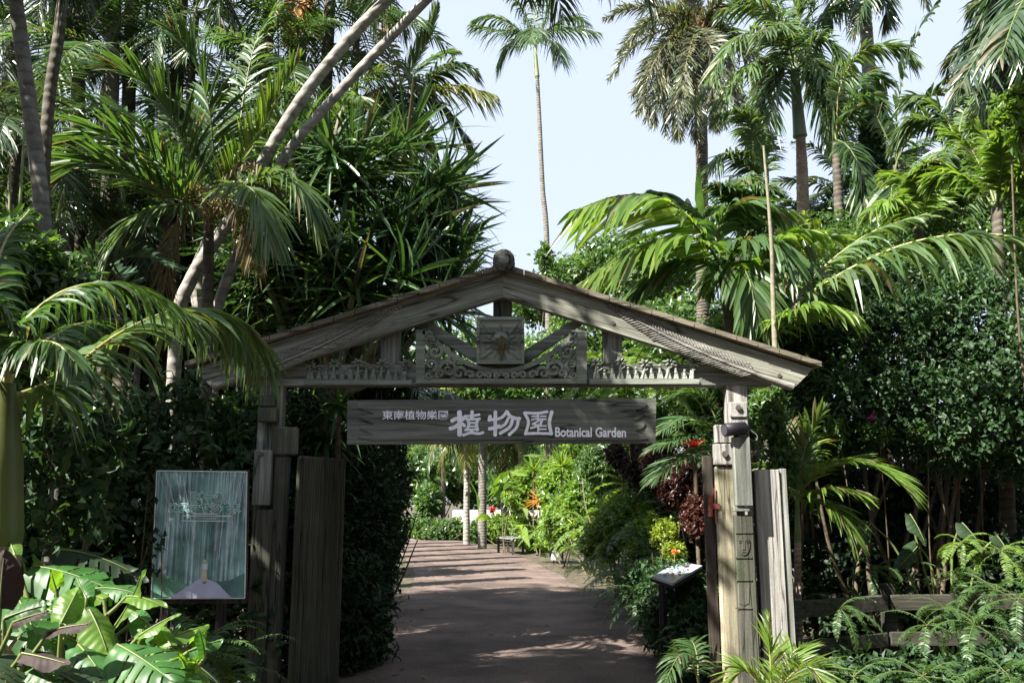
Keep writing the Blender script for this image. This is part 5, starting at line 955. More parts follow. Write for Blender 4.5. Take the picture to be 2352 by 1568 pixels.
# palm with broad toothed leaflets reaching up
bp_ = thing('palm_tree', 'palm with broad dark leaflets, two fronds reaching up into the sky at right', 'palm tree', P(2090, 1160, 13)*(1, 1, 0))
m = MB(); trunk(m, [P(2090, 1160, 13)*(1, 1, 0), P(2080, 700, 13), P(2060, 380, 13)], .08, .06, 10, 40); m.build('trunk', M['trunkd'], bp_)
c0 = (2060, 370, 13)
hero(bp_, [[c0, (2060, 260, 13), (2080, 150, 12.9), (2110, 70, 12.8), (2160, 0, 12.7)], [c0, (2090, 280, 12.9), (2140, 220, 12.7), (2190, 170, 12.5), (2230, 110, 12.4)], [c0, (2100, 300, 12.8), (2170, 260, 12.5), (2240, 200, 12.3)], [c0, (2020, 280, 13), (1990, 240, 13), (1940, 260, 13)], [c0, (2050, 420, 12.6), (2040, 480, 12.4), (2000, 540, 12.3)]], ['palmdark', 'rach'], ll=.42, lw=.085, n=24, a0=60, a1=30, droop=.35, lift=.15, seed=29, K=5, jag=.2, rr=.016)
# right edge palms
for lab, c0, Y, fr, mt, ll, sd in (
    ('palm with long drooping fronds leaning in from the upper right edge', (2420, 60), 10.5, [[(2330, 30), (2260, 60), (2170, 150)], [(2340, 70), (2260, 110), (2190, 230)], [(2350, 110), (2290, 170), (2240, 270)], [(2370, 130), (2330, 200), (2310, 300)], [(2380, 0), (2310, -20), (2230, 20)], [(2390, 150), (2380, 220), (2370, 320)], [(2360, 90), (2300, 130), (2260, 210)]], 'palmdark', .55, 30),
    ('palm with dark fronds high in the top right corner', (2470, -120), 7.5, [[(2400, -100), (2330, -60), (2270, 30)], [(2400, -60), (2340, 20), (2300, 130)], [(2430, -40), (2390, 60), (2370, 160)]], 'palmdark', .5, 31),
    ('grey green palm crown below the gap of sky at right', (2200, 330), 12, [[(2150, 290), (2100, 280), (2050, 330)], [(2240, 280), (2290, 260), (2350, 290)], [(2210, 270), (2230, 220), (2200, 190)], [(2160, 350), (2120, 400), (2110, 470)], [(2240, 340), (2290, 370), (2310, 440)], [(2200, 390), (2195, 440), (2210, 500)], [(2170, 270), (2130, 230), (2080, 230)], [(2250, 310), (2320, 310), (2390, 350)]], 'palmgrey', .5, 32),
    ('palm with fan of fresh green fronds at the right edge', (2290, 480), 9.5, [[(2260, 400), (2220, 330), (2170, 300)], [(2300, 390), (2310, 320), (2340, 270)], [(2240, 430), (2190, 400), (2130, 410)], [(2340, 420), (2390, 380), (2440, 390)], [(2280, 400), (2270, 320), (2240, 270)]], 'palmlit', .42, 33),
    ('small green palm with fan shaped upright fronds behind the right bush', (2110, 520), 11, [[(2100, 450), (2080, 410), (2030, 400)], [(2115, 440), (2120, 400), (2140, 370)], [(2140, 470), (2170, 430), (2220, 420)], [(2080, 480), (2040, 460), (1990, 490)]], 'palmlit', .42, 34),
    ('palm with feathery fronds behind the date palm foot', (1700, 560), 13, [[(1670, 500), (1620, 480), (1560, 520)], [(1700, 490), (1680, 440), (1640, 420)], [(1740, 510), (1780, 490), (1830, 530)], [(1720, 490), (1740, 440), (1780, 430)], [(1680, 580), (1640, 610), (1620, 670)], [(1730, 580), (1770, 610), (1780, 680)]], 'palm', .5, 35)):
    b = P(c0[0], 1160, Y)*(1, 1, 0); t = thing('palm_tree', lab, 'palm tree', b); m = MB(); trunk(m, [b, (b+P(*c0, Y))/2, P(*c0, Y)], .09, .06, 10, 40); m.build('trunk', M['trunkd'], t)
    hero(t, [[(*c0, Y)]+[(x, y, Y-.25*(k+1)*(1 if j % 2 else -.6)) for k, (x, y) in enumerate(q)] for j, q in enumerate(fr)], [mt, 'rach'], ll=ll, seed=sd, **KR)
for i, (x, y, Y, L, mt, lab) in enumerate(((1960, 470, 17, 1.9, 'palmdark', 'dark palm crown beside the ivy column'), (2110, 590, 15, 1.6, 'palmdark', 'dark palm crown low behind the right bush'), (2310, 420, 15, 1.7, 'palm', 'palm crown behind the fresh fan at the right edge'), (1880, 560, 16, 1.6, 'palmdark', 'dark palm crown under the royal palm'), (2060, 420, 19, 1.8, 'palm', 'far green palm crown right of the ivy column'))):
    crown_at(x, y, Y, L, 18, (mt, 'rach'), lab, 160+i, grp='palms behind the right bush', lw=.045)
shrub('tree', 'light green feathery tree branch entering at the right edge', [(2330, 225, 7.5, 40, .25, 22), (2310, 260, 7.5, 30, .2, 20), (2350, 300, 7.4, 35, .25, 22)], 170, 9, .085, .045, 'bushlit', cat='tree', stems=3, seed=13, base=(5.2, 7.5, 0), sr=.02)
#==MIDRIGHT==
# ================================================================ right of the gate, middle distance
fx = thing('broad_frond_palm', 'bright palm with broad hanging leaflets arching over the right roof slope', 'palm tree', P(1690, 1160, 9)*(1, 1, 0))
m = MB(); trunk(m, [P(1700, 1160, 9)*(1, 1, 0), P(1690, 900, 9), P(1665, 640, 9)], .07, .06, 10, 30); m.build('trunk', M['trunkd'], fx)
c0 = (1660, 620, 9.0); KB = dict(lw=.075, n=34, a0=50, a1=22, K=6, rr=.018, jag=.12, fold=.15)
hero(fx, [[c0, (1600, 520, 8.8), (1520, 455, 8.6), (1420, 450, 8.4), (1322, 482, 8.2)]], ['palmlit', 'rach'], ll=.8, droop=.3, lift=-.45, seed=41, **KB)
hero(fx, [[c0, (1620, 560, 8.6), (1550, 540, 8.4), (1440, 580, 8.2), (1320, 660, 8.0)]], ['palmlit', 'rach'], ll=.7, droop=.25, lift=-.3, seed=42, **KB)
hero(fx, [[c0, (1650, 520, 8.8), (1700, 470, 8.7), (1790, 480, 8.6), (1860, 560, 8.5)], [c0, (1700, 560, 8.6), (1770, 550, 8.3), (1830, 620, 8.1)], [c0, (1600, 600, 8.8), (1520, 620, 8.8), (1440, 690, 8.8)], [c0, (1640, 540, 9.2), (1580, 470, 9.4), (1500, 440, 9.6)], [c0, (1690, 600, 8.6), (1720, 640, 8.3), (1740, 740, 8.2)]], ['palm', 'rach'], ll=.55, droop=.5, lift=.05, seed=43, **KB)
m = MB(); m.ribbons(np.array([[P(1612, 490, 8.7), P(1606, 460, 8.7), P(1604, 420, 8.7), P(1607, 375, 8.7)]]), np.array([[(.03, .01, 0), (.05, .01, 0), (.035, .01, 0), (.002, 0, 0)]])); m.build('spear_leaf', M['biglit'], fx)
pl_ = thing('dry_flower_stem', 'tall bare pale stem standing upright right of the gate roof', 'plant', P(1790, 1160, 8.3)*(1, 1, 0)); m = MB(); m.tube(cr([P(1792, 1160, 8.2)*(1, 1, 0), P(1780, 790, 8.0), P(1772, 560, 7.85), P(1754, 335, 7.75)], 40), np.linspace(.034, .011, 40), 10); m.build('stem', M['stemp'], pl_)
aw = thing('arching_palm', 'palm throwing long bright fronds over the right bush to the right edge', 'palm tree', P(1770, 1160, 8.6)*(1, 1, 0))
m = MB(); trunk(m, [P(1770, 1160, 8.6)*(1, 1, 0), P(1765, 950, 8.6), P(1760, 800, 8.6)], .06, .05, 10, 20); m.build('trunk', M['trunkd'], aw)
c0 = (1760, 790, 8.6); KW = dict(lw=.05, n=44, a0=62, a1=28, K=6, rr=.02, fold=.2)
hero(aw, [[c0, (1830, 700, 8.4), (1930, 630, 8.1), (2060, 568, 7.8), (2190, 540, 7.5), (2330, 545, 7.2), (2450, 600, 7.0)]], ['palmgrey', 'rachy'], ll=.6, droop=.8, lift=0, seed=45, **KW)
hero(aw, [[c0, (1840, 670, 8.6), (1920, 590, 8.6), (2010, 530, 8.6), (2130, 490, 8.5)]], ['palmgrey', 'rachy'], ll=.42, droop=.6, lift=0, seed=46, **KW)
hero(aw, [[c0, (1740, 680, 8.5), (1750, 600, 8.4), (1810, 540, 8.3), (1890, 530, 8.2)], [c0, (1800, 730, 8.2), (1880, 700, 7.9), (1960, 720, 7.7)], [c0, (1800, 640, 8.9), (1870, 560, 9.1), (1960, 540, 9.3)], [c0, (1720, 700, 8.8), (1690, 640, 8.9), (1640, 640, 9)]], ['palmlit', 'rachy'], ll=.42, droop=.5, lift=.1, seed=47, **KW)
# big dark flowering bush
E_ = [(2050, 800, 9.6, 190, .8, 150), (2260, 760, 9.4, 170, .9, 150), (1860, 760, 9.9, 110, .6, 110), (1960, 930, 9.3, 150, .8, 110), (2200, 960, 9.0, 200, .9, 130), (2360, 930, 8.8, 160, .9, 190), (2620, 900, 8.8, 180, .9, 260), (1900, 680, 10.2, 150, .7, 80), (2140, 660, 10.0, 180, .7, 80), (1900, 1020, 9.3, 90, .6, 60)]
rb = shrub('bougainvillea', 'large dark glossy bush with a single magenta flower right of the gate', E_, 8200, 7, .075, .045, 'bush', cat='bush', stems=0, seed=21, base=P(2150, 1400, 9.6)*(1, 1, 0))
m = MB(); g = np.random.default_rng(5); b = ORG[rb.name]
for k in range(16):
    tip = P(g.uniform(1850, 2380), g.uniform(760, 1020), 9.5+g.uniform(-.4, .4)); s0 = b+(g.normal(0, .5), g.normal(0, .15), 0); m.tube(cr([s0, (s0*.6+tip*.4)+(g.normal(0, .2), -.1, .1), tip], 16), np.linspace(.035, .012, 16), 6)
m.build('branches', M['stem'], rb)
m = MB(); leaf_cloud(m, [ell_px(2001, 954, 8.62, 6, .03, 5)], 12, 4, .035, .03, 0, g); m.build('flower', plain('magenta_bract', (.55, .04, .35), .5), rb)
sprig = [(1830, 990, 8.7), (1850, 960, 8.7)]
for i, (x, y, Y, rx, rz, lab) in enumerate(((2010, 985, 8.6, 40, 12, 'leafy twig hanging under the magenta flower'), (1920, 975, 8.7, 30, 12, 'bright leafy sprig at the left lower side of the dark bush'), (2120, 985, 8.6, 40, 16, 'bright leafy sprig low in the middle of the dark bush'), (2200, 1010, 8.6, 60, 8, 'long drooping leafy twig low on the dark bush'))):
    shrub('leafy_sprig', lab, [(x, y, Y, rx, .12, rz)], 46, 6, .07, .038, 'bushmid', cat='shrub', stems=1, seed=30+i, base=P(x+30, 1400, 9.3)*(1, 1, 0), sr=.012)
shrub('shrub', 'shaded mass of dark leaves behind the rail fence at the right', [(1950, 1200, 10.4, 200, .6, 160), (2250, 1200, 10.2, 220, .6, 200), (2080, 1380, 9.8, 260, .6, 160), (2380, 1380, 9.0, 160, .6, 160)], 2800, 7, .1, .055, 'dark', stems=3, seed=23, big=True)
shrub('tree', 'mid green tree with small leaves behind the dark bush top', [(2000, 600, 12, 200, 1, 90), (2250, 600, 11.5, 200, 1, 110), (2360, 480, 12, 110, .9, 80), (1880, 560, 13, 120, .8, 80), (2100, 480, 14, 160, .9, 80)], 3600, 7, .085, .05, 'bushmid', cat='tree', stems=5, seed=24, sr=.06)
shrub('shrub', 'yellow green sunlit shrub with pale large leaves in the middle right', [(1828, 530, 10.5, 28, .2, 50), (1815, 590, 10.4, 22, .2, 40)], 60, 5, .17, .12, 'lime', stems=2, seed=25, big=True)
shrub('shrub', 'mixed green shrub between the roof and the dark bush', [(1700, 780, 9.8, 100, .6, 90), (1790, 720, 9.7, 80, .5, 80), (1840, 840, 9.8, 60, .4, 80)], 1100, 7, .085, .05, 'bushmid', stems=3, seed=26)
shrub('shrub', 'slender leafy shrub directly right of the gate roof end', [(1775, 960, 7.9, 34, .25, 90), (1800, 1060, 7.9, 30, .2, 60), (1745, 920, 8.0, 20, .2, 40)], 330, 6, .08, .035, 'bushmid', stems=3, seed=28, sr=.012)
# big round leaves on the right
bl = thing('large_leaf_plant', 'plant with broad rounded leaves in the shade above the right fence', 'plant', P(2180, 1450, 8.6)*(1, 1, 0)); rt = ORG[bl.name]
for i, (x0, y0, x1, y1, wd) in enumerate(((2090, 1180, 2130, 1240, .2), (2210, 1200, 2260, 1250, .26), (2110, 1250, 2070, 1300, .18), (2290, 1230, 2330, 1280, .22), (2000, 1200, 1970, 1250, .2))):
    bigleaf(P(x0, y0, 8.5), P(x1, y1, 8.3), wd, 'dark', rt, 80+i, 0, .2, bl, (.5, -.75, .4))
# ferns along the fence
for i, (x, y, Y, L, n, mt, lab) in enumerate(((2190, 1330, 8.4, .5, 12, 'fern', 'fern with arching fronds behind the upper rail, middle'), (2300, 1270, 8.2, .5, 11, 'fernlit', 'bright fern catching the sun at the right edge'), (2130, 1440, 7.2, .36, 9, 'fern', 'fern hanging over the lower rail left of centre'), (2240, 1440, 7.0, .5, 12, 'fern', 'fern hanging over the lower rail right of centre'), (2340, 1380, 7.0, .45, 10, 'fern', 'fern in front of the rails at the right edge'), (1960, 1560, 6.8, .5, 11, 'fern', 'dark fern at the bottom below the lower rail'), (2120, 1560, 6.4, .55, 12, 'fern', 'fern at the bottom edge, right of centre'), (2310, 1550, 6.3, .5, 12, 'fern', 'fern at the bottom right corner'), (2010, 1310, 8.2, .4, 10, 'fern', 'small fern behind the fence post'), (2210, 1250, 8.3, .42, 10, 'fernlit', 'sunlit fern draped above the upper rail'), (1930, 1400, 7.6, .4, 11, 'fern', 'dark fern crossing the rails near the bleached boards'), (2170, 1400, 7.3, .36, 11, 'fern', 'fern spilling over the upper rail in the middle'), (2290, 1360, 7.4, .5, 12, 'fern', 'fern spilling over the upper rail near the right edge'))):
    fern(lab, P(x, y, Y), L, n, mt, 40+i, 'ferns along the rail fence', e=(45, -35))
shrub('shrub', 'low leafy ground shrub under the ferns at the bottom right', [(2100, 1560, 7.0, 300, .4, 70), (2330, 1540, 6.9, 120, .4, 80)], 700, 7, .075, .045, 'bush', stems=3, seed=27)
# small palm beside the right boards
sm = thing('small_palm', 'young palm with bright fronds beside the bleached gate boards', 'palm tree', P(1835, 1500, 8.2)*(1, 1, 0))
m = MB(); trunk(m, [P(1835, 1500, 8.2)*(1, 1, 0), P(1833, 1370, 8.2), P(1832, 1240, 8.2)], .035, .03, 10, 14); m.build('trunk', M['trunkr'], sm)
m = MB(); m.tube(cr([P(1832, 1244, 8.2), P(1832, 1210, 8.2), P(1831, 1150, 8.2)], 8), [.03, .033, .03, .028, .026, .024, .022, .02], 8); m.build('crownshaft', M['cane'], sm)
c0 = (1830, 1150, 8.2); KP = dict(n=40, a0=52, a1=20, K=5, rr=.012, fold=.2)
hero(sm, [[c0, (1835, 1090, 8.1), (1855, 1010, 8.0), (1890, 940, 7.9)], [c0, (1820, 1080, 8.3), (1800, 990, 8.4), (1760, 910, 8.5)]], ['palmgrey', 'rachy'], ll=.42, lw=.045, droop=.25, lift=.3, seed=51, **KP)
hero(sm, [[c0, (1870, 1090, 7.9), (1950, 1060, 7.6), (2030, 1080, 7.4), (2085, 1120, 7.3)]], ['palmlit', 'rachy'], ll=.4, lw=.026, droop=.25, lift=.2, seed=52, **{**KP, 'n': 56, 'a0': 40})
hero(sm, [[c0, (1860, 1130, 7.9), (1910, 1120, 7.7), (1980, 1130, 7.6)], [c0, (1800, 1100, 8.4), (1750, 1060, 8.7), (1690, 1050, 8.9)], [c0, (1850, 1060, 8.5), (1880, 1000, 8.8), (1920, 990, 9)], [c0, (1870, 1150, 8), (1920, 1170, 7.8), (1960, 1230, 7.7)]], ['palmlit', 'rachy'], ll=.36, lw=.03, droop=.4, lift=.15, seed=53, **KP)
fl = thing('small_palm', 'young feathery palm in the bottom foreground before the carved post', 'palm tree', P(1775, 1640, 5.0)*(1, 1, 0)); c0 = (1775, 1640, 5.0)
m = MB(); trunk(m, [ORG[fl.name], P(1775, 1640, 5.0)], .03, .02, 8); m.build('trunk', M['trunkd'], fl)
hero(fl, [[c0, (1772, 1560, 5), (1768, 1490, 5), (1768, 1420, 5.0)], [c0, (1800, 1570, 4.8), (1850, 1530, 4.6), (1890, 1560, 4.5)], [c0, (1750, 1580, 5.0), (1710, 1540, 5), (1680, 1560, 5)], [c0, (1795, 1560, 5.1), (1820, 1500, 5.2), (1850, 1480, 5.3)]], ['palmlit', 'rachy'], ll=.24, lw=.013, droop=.2, lift=.25, seed=54, n=48, a0=50, a1=22, K=5, rr=.008)
bf = thing('small_palm', 'low drooping palm frond plant at the foot of the dark door leaf', 'palm tree', P(1600, 1568, 6.9)*(1, 1, 0)); c0 = (1605, 1568, 6.9)
hero(bf, [[c0, (1590, 1520, 6.8), (1560, 1505, 6.7), (1520, 1580, 6.5)], [c0, (1600, 1500, 7), (1585, 1470, 7.1), (1555, 1490, 7.2)]], ['palm', 'rach'], ll=.2, lw=.02, droop=.4, seed=55, n=36, K=4, rr=.008)
# palms and shrubs seen under the beam at right
ub = thing('small_palm', 'palm with spreading fronds seen between the name board and the right post', 'palm tree', P(1660, 1160, 10)*(1, 1, 0)); c0 = (1660, 1010, 10)
m = MB(); trunk(m, [ORG[ub.name], P(*c0)], .06, .05, 8, 12); m.build('trunk', M['trunkd'], ub)
hero(ub, [[c0, (1620, 970, 9.8), (1570, 960, 9.6), (1520, 990, 9.4)], [c0, (1610, 1000, 9.6), (1560, 1010, 9.4), (1500, 1030, 9.2)], [c0, (1630, 930, 10), (1590, 900, 10), (1540, 910, 10)], [c0, (1700, 940, 10), (1740, 910, 10), (1800, 930, 10)], [c0, (1600, 1040, 9.6), (1550, 1060, 9.4), (1500, 1100, 9.3)], [c0, (1720, 980, 9.8), (1770, 970, 9.6), (1820, 1010, 9.5)]], ['palm', 'rach'], ll=.4, lw=.03, droop=.3, seed=56, n=44, K=5)
fern('tree fern with lime fronds showing through the right half of the gable', P(1450, 860, 12), 1.5, 20, 'fernlit', 61, e=(50, -20), name='tree_fern')
fern('tree fern with yellow green fronds behind the right frieze', P(1560, 900, 12.5), 1.4, 18, 'fernlit', 62, e=(60, -20), name='tree_fern')
#==GARDEN==
# ================================================================ garden seen through the gate
fill = [
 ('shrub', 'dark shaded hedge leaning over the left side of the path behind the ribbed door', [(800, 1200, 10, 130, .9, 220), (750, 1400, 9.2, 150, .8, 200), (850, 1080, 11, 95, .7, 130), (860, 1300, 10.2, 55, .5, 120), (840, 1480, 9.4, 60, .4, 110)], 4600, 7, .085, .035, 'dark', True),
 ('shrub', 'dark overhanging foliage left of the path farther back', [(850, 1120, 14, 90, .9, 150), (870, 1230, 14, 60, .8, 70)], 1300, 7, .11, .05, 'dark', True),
 ('hedge', 'low clipped hedge at the far bend of the path', [(960, 1212, 40, 70, .8, 26), (1050, 1215, 38, 60, .8, 26), (1120, 1222, 35, 50, .8, 26), (1010, 1225, 38, 60, .6, 16)], 1500, 6, .2, .11, 'bushmid', False),
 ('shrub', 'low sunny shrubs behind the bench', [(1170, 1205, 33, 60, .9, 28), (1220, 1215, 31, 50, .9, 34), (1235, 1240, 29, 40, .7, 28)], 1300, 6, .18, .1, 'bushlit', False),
 ('shrub', 'round green bush in front of the pale wall at left', [(985, 1150, 42, 32, 1, 40)], 500, 6, .25, .13, 'bushmid', False),
 ('tree', 'mid green tree mass at the far end of the garden, left part', [(960, 1080, 50, 110, 3, 70), (1080, 1100, 52, 100, 3, 60), (1000, 1010, 55, 160, 3, 70)], 3000, 6, .35, .2, 'bushmid', False),
 ('tree', 'green tree mass at the far end of the garden, right part', [(1200, 1090, 48, 100, 3, 80), (1320, 1080, 45, 110, 3, 90), (1250, 1000, 52, 160, 3, 80)], 3000, 6, .35, .2, 'bushmid', False),
 ('tree', 'distant treetops just above the gate ridge on the right', [(1330, 640, 45, 110, 3, 50), (1420, 600, 42, 110, 3, 70), (1280, 690, 46, 120, 3, 60), (1500, 620, 40, 120, 3, 90)], 3600, 6, .3, .17, 'bushmid', False),
 ('tree', 'tall dark tree crown behind the name board', [(1250, 880, 30, 260, 2, 110), (1430, 800, 28, 200, 2, 120), (1100, 860, 32, 200, 2, 130), (1600, 800, 26, 180, 2, 140)], 5500, 6, .24, .13, 'bushmid', False),
 ('shrub', 'leafy shrub with mixed leaves right of the bench', [(1290, 1190, 22, 50, .8, 50), (1340, 1160, 20, 60, .9, 70), (1260, 1230, 24, 30, .6, 30)], 1500, 7, .14, .07, 'bushlit', False),
 ('shrub', 'dense green shrub bordering the right path edge', [(1430, 1190, 15, 70, .7, 60), (1380, 1240, 15.5, 50, .6, 50), (1490, 1250, 13.5, 60, .6, 70)], 1500, 7, .085, .045, 'bushlit', False),
 ('shrub', 'loose sunlit shrub in the middle of the right border behind the ferns', [(1350, 1130, 20, 50, .7, 50), (1410, 1110, 19, 60, .7, 40), (1300, 1160, 22, 40, .7, 40)], 1300, 7, .12, .05, 'bushmid', False),
 ('shrub', 'pale leaved shrub under the right half of the name board', [(1480, 1000, 16, 60, .7, 30), (1360, 1020, 18, 60, .7, 34), (1540, 990, 14, 50, .6, 30)], 1200, 7, .11, .05, 'bushlit', False),
 ('shrub', 'green shrub wall behind the red leaved shrub', [(1520, 1130, 15.5, 70, .6, 60), (1640, 1150, 13, 80, .7, 110), (1560, 1240, 12.6, 80, .5, 60), (1660, 1300, 12.5, 90, .6, 120)], 2200, 7, .1, .05, 'bushmid', False),
 ('shrub', 'yellow green small leaved shrub in the sun by the information board', [(1525, 1220, 11, 34, .25, 36), (1545, 1265, 10.8, 30, .25, 30), (1500, 1190, 11.2, 14, .15, 16)], 420, 7, .05, .03, 'lime', False),
 ('shrub', 'light yellow green shrub in the middle of the right border', [(1440, 1180, 15, 36, .4, 22), (1395, 1185, 16, 24, .4, 16)], 260, 7, .08, .045, 'lime', False),
 ('shrub', 'dark red leaved shrub left of the dark door leaf', [(1560, 1110, 11.5, 56, .5, 60), (1595, 1180, 11, 30, .4, 50), (1520, 1060, 12.5, 50, .5, 40)], 1700, 7, .06, .03, 'red', False),
 ('shrub', 'purplish brown shrub behind the red leaved one', [(1480, 1070, 14.5, 50, .6, 50), (1430, 1040, 15.5, 40, .6, 36)], 900, 7, .08, .04, 'purple', False),
 ('shrub', 'green leafy wall of plants under the right end of the name board', [(1580, 960, 13, 110, .7, 60), (1680, 960, 12.5, 90, .7, 90), (1390, 1060, 17, 70, .8, 50), (1640, 1050, 12, 60, .6, 60)], 2600, 7, .1, .05, 'bushmid', False),
 ('shrub', 'shaded shrub at the foot of the right border near the door leaf', [(1560, 1400, 9.6, 90, .6, 110), (1500, 1340, 11, 70, .6, 60), (1590, 1500, 8.7, 60, .5, 110)], 2400, 7, .07, .04, 'bush', False),
 ('shrub', 'tall green shrub behind the orange spiky plant', [(1290, 1110, 26, 60, 1, 60), (1200, 1120, 30, 50, 1, 50)], 1300, 7, .2, .1, 'bushlit', False),
 ('tree', 'dark tree trunked mass behind the right shrubs', [(1700, 900, 16, 160, 1, 160), (1820, 980, 14, 120, 1, 150), (1760, 760, 16, 140, 1, 110)], 3200, 7, .13, .07, 'dark', False),
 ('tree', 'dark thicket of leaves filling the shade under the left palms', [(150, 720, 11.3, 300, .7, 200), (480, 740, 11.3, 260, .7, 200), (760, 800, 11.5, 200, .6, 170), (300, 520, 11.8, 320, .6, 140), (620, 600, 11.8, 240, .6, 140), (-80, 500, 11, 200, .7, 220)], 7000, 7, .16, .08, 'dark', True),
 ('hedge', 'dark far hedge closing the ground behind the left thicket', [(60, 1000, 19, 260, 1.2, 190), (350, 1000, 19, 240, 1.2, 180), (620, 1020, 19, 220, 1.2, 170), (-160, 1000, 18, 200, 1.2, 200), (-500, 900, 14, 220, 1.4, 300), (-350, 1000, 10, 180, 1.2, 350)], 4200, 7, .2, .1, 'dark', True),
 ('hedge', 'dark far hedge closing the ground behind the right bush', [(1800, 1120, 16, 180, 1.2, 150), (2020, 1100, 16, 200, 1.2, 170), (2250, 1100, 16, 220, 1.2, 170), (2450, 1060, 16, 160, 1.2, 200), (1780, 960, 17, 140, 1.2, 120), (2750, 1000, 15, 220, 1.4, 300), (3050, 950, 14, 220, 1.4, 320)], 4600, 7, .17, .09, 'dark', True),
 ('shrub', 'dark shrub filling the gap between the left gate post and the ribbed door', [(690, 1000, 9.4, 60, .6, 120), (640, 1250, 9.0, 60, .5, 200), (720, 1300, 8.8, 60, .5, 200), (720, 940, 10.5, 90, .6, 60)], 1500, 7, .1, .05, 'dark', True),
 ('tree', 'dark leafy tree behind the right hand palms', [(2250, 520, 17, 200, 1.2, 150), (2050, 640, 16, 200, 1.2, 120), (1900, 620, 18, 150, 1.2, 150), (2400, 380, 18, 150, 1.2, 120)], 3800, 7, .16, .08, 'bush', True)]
for i, (nm, lab, ee, ntw, per, ll, lw, mt, bg_) in enumerate(fill):
    shrub(nm, lab, ee, ntw, per, ll, lw, mt, cat='tree' if nm == 'tree' else nm, stems=4, seed=100+i, sr=.05 if nm == 'tree' else .02, big=bg_)
# trunks and palms at the far bend
for i, (x, ybase, ytop, Y, r0, L, mt, lab) in enumerate(((1072, 1212, 985, 34, .13, 2.6, 'trunkw', 'slim palm with pale sunlit lower trunk at the far bend, left of the pair'), (1108, 1222, 930, 31, .16, 2.6, 'trunk', 'thicker grey palm trunk at the far bend, right of the pair'), (1018, 1180, 1000, 42, .12, 2.6, 'trunkd', 'thin dark palm trunk at the far bend in the shade'), (1160, 1200, 960, 36, .18, 2.2, 'trunkd', 'dark palm trunk behind the bench'), (1185, 1205, 1010, 33, .14, 2.0, 'trunkd', 'short dark palm trunk right behind the bench'))):
    b = P(x, ybase, Y)*(1, 1, 0); top = P(x, ytop, Y)
    palm('palm_tree', lab, b, top, r0, r0*.8, mt, 13, L, 'far', ('palmyel' if i < 2 else 'palm', 'rachy'), ell=.6, lw=.045, nl=40, seed=140+i, e=(70, -40), droop=.5)
# spiky plants
def spiky(label, px, py, Y, n, L, wd, mat, seed, e=(85, -20), name='spiky_plant', dr=.3, grp=None):
    c = P(px, py, Y); t = thing(name, label, 'plant', (c[0], c[1], 0), grp); m = MB(); rosette(m, c, n, L, wd, e, seed, None, dr); m.build('leaves', M[mat], t); m = MB(); m.tube([(c[0], c[1], -.02), c], .03, 6); m.build('stem', M['stem'], t); return t
spiky('orange red spiky plant with thin leaves right of the bench', 1240, 1150, 27, 70, .6, .05, 'orange', 1)
spiky('green spiky leaved plant above the orange one', 1225, 1080, 29, 60, .85, .07, 'palmlit', 2)
spiky('green spiky crown left of the purplish shrub', 1290, 1070, 24, 50, .7, .07, 'palmlit', 3)
spiky('red croton rosette beside the right post top', 1595, 1025, 11, 22, .2, .05, 'redbr', 4)
spiky('small red plant in front of the pale far wall', 1130, 1172, 38.5, 26, .3, .08, 'redbr', 5)
shrub('banana_plant', 'broad pale leaf plant behind the bench', [(1160, 1115, 28, 26, .2, 12)], 10, 2, .9, .3, 'bushlit', cat='plant', stems=2, seed=160, big=True)
of_ = P(1549, 1264, 9.6); fo = thing('flower', 'bright orange flower beside the information board', 'flower', (of_[0], of_[1], 0)); m = MB(); leaf_cloud(m, [(*of_, .016, .016, .016)], 22, 3, .022, .018, 0, np.random.default_rng(2)); m.build('petals', plain('orange_petal', (.8, .13, .02), .5), fo); m = MB(); m.tube([(of_[0], of_[1], 0), of_], .006, 5); m.build('stalk', M['cane'], fo)
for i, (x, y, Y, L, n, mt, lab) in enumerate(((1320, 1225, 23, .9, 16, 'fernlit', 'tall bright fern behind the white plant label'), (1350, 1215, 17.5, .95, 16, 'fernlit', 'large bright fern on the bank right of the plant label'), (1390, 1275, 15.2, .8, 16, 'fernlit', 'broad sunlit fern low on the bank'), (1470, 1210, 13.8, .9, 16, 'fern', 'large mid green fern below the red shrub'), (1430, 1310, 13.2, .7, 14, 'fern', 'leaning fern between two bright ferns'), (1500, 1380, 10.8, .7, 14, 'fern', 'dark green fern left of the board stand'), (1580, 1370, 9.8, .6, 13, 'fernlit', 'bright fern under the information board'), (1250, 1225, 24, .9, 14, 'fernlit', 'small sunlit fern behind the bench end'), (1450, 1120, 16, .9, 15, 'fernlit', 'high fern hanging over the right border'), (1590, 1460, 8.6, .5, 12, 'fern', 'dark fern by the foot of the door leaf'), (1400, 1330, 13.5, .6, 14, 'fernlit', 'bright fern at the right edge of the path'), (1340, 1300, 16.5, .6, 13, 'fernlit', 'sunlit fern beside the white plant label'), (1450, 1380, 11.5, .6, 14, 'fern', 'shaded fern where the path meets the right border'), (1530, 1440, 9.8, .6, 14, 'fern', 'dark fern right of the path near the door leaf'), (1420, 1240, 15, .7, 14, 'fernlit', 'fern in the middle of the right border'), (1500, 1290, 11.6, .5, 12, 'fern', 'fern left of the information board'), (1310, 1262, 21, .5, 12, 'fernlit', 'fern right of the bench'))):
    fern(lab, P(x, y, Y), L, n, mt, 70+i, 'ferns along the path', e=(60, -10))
hg = thing('palm_tree', 'palm whose dark fronds hang below the name board over the path', 'palm tree', P(880, 1160, 12.5)*(1, 1, 0)); c0 = (880, 960, 12.5)
m = MB(); trunk(m, [ORG[hg.name], P(*c0)], .1, .09, 10, 20); m.build('trunk', M['trunkd'], hg)
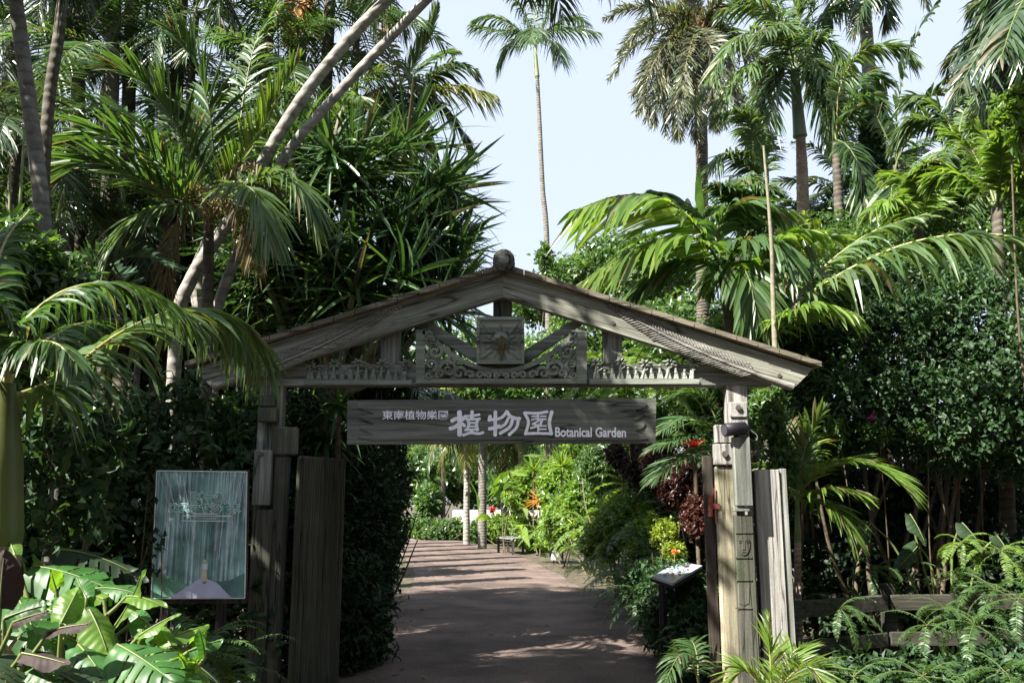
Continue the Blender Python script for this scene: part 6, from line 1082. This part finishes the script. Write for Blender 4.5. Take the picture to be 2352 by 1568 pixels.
hero(hg, [[c0, (930, 930, 12.3), (990, 940, 12.1), (1050, 1000, 12)], [c0, (940, 900, 12), (1030, 900, 11.6), (1110, 970, 11.4)], [c0, (900, 900, 12), (950, 890, 11.5), (1010, 950, 11.2)], [c0, (850, 920, 12), (800, 930, 11.7), (760, 1010, 11.5)]], ['palmdark', 'rach'], ll=.5, lw=.04, droop=.9, seed=90, n=40, K=5)
st = [(745, 1010, 9.3), (700, 960, 9.6), (780, 930, 9.2)]
for i, (x, y, Y) in enumerate(st): spiky(['strap leaved plant left of the name board, above the door', 'strap leaved plant between the left post and the ribbed door', 'strap leaved plant against the left end of the name board'][i], x, y, Y, 26, .55, .05, 'palm', 200+i, e=(80, -40), name='strap_leaf_plant', dr=.6)
# row of columnar trees left of the path (their shadows stripe the paving)
for i in range(9):
    Y = 14.5+i*2.35; x = -3.3-.02*i-(max(0, Y-24)*.22); h = 4.3+.25*((i*37) % 5)/4
    t = thing('columnar_tree', 'slim columnar tree in the row along the left of the path', 'tree', (x, Y, 0), 'columnar trees along the path'); g = np.random.default_rng(i); m = MB(); N = 900
    z = g.random(N)*h; r_ = .34*(1-z/h)**.7*np.minimum(1, .35+z*2)*np.sqrt(g.random(N)); a = g.random(N)*6.28; p = np.stack([x+r_*np.cos(a), Y+r_*np.sin(a), z], 1)
    leaf_cloud(m, [(*q, .05, .05, .08) for q in p[:260]], 1500, 3, .16, .07, 0, g, 2, 0); m.build('foliage', M['bush'], t)
    m = MB(); m.tube([(x, Y, -.03), (x, Y, h*.85)], [.06, .02], 6); m.build('trunk', M['stem'], t)
#==SHADE==
# ================================================================ unseen taller trees added beyond the left edge to shade the entrance
for i, (c, r, n, lab) in enumerate((((-7.6, 4.2, 7.2), (2.2, 1.4, 1.6), 1500, 'unseen spreading tree added left of the hedge to shade the entrance'), ((-3.75, 4.5, 7.0), (1.4, 1.1, .8), 800, 'unseen tall tree added near the left edge palm to shade the gate'))):
    t = thing('added_shade_tree', lab, 'tree', (c[0], c[1], 0)); m = MB(); leaf_cloud(m, [(*c, *r)], n, 7, .16, .09, 0, np.random.default_rng(i), 2.2, big=False); m.build('crown', M['bush'], t)
    m = MB(); g = np.random.default_rng(9); m.tube(cr([(c[0], c[1], -.05), (c[0]+.2, c[1], c[2]*.5), c], 16), np.linspace(.2, .08, 16), 8)
    for k in range(7): m.tube(cr([(c[0]+.1, c[1], c[2]*.6), np.array(c)+g.normal(0, .3, 3)*r-UPV*.6, np.array(c)+g.normal(0, .5, 3)*r], 10), np.linspace(.07, .02, 10), 6)
    m.build('trunk', M['stem'], t)

# unseen trees added behind the camera and overhead to cut sky light
for i, (x, y, z, rx, ry, rz, lab) in enumerate(((-9, -9, 4.2, 4, 3, 3.6, 'bushy tree added behind the visitor at far left to block sky light'), (-2.5, -11, 2.6, 4.5, 3, 2.6, 'bushy tree added directly behind the visitor to block sky light'), (4.5, -9, 3, 4.5, 3, 3, 'bushy tree added behind the visitor at right to block sky light'), (9.5, -4, 4.6, 3.2, 4, 4.6, 'bushy tree added beside the visitor at far right to block sky light'), (9.5, 2.5, 4.5, 2.6, 3, 4.5, 'unseen bushy tree added right of the entrance to block sky light'), (-10.5, -2, 3.4, 2.6, 4, 3, 'unseen bushy tree added left of the entrance to block sky light'), (4.6, -1.5, 8.6, 4, 3.2, 1.8, 'unseen tall canopy added over the entrance at right to block sky light'), (8, 4.5, 9, 3, 2.6, 2, 'unseen tall canopy added right of the gate to block sky light'), (-6.6, -4.2, 8.4, 2.8, 2.2, 1.8, 'unseen tall canopy added behind the visitor at left to shade the near path'), (-.7, 12.3, 11.7, 1.7, 1.7, .7, 'unseen high crown added over the path beyond the gate to block sky light'))):
    t = thing('added_canopy_tree', lab, 'tree', (x, y, 0) if y < 8 else (-6.6, 11, 0))
    m = MB(); leaf_cloud(m, [(x, y, z, rx, ry, rz)]+([(-.6, 8.6, 8.7, 1.6, 1.1, .6)] if y > 8 else []), 2600, 6, .36 if y < 8 else .22, .22 if y < 8 else .13, 0, np.random.default_rng(i), 3.5); m.build('crown', M['bush'], t); m = MB(); m.tube([(x, y, -.05), (x, y, z)] if y < 8 else cr([(-6.6, 11, -.05), (-6.5, 11, 6), (-5.4, 11, 9.6), (-2.5, 10.8, 11), (x, y, z)], 24), [.24, .1] if y < 8 else np.linspace(.2, .1, 24), 8); m.build('trunk', M['trunkd'], t)
fl_ = MB(); g = np.random.default_rng(77); n = 800; yy = g.uniform(6.5, 26, n)**1.0; sx = np.interp(yy, [6, 13, 20, 27], [1.9, 1.9, 1.7, .5]); lx = np.interp(yy, [6, 18, 26], [-1.85, -2, -3.2]); e_ = np.where(g.random(n) < .75, np.where(g.random(n) < .6, sx-np.abs(g.normal(0, .3, n)), lx+np.abs(g.normal(0, .3, n))), g.uniform(-1.6, 1.5, n))
a_ = g.random(n)*6.28; d = np.stack([np.cos(a_), np.sin(a_), g.normal(0, .12, n)], 1)*g.uniform(.02, .06, n)[:, None]; s_ = np.stack([-np.sin(a_), np.cos(a_), g.normal(0, .15, n)], 1)*g.uniform(.008, .02, n)[:, None]; p = np.stack([e_, yy, np.full(n, .016)], 1)
fl_.ribbons(np.stack([p-d, p, p+d], 1), np.stack([s_*.2, s_, s_*.1], 1)); tag(fl_.build('fallen_leaves', M['palmdry']), kind='stuff')
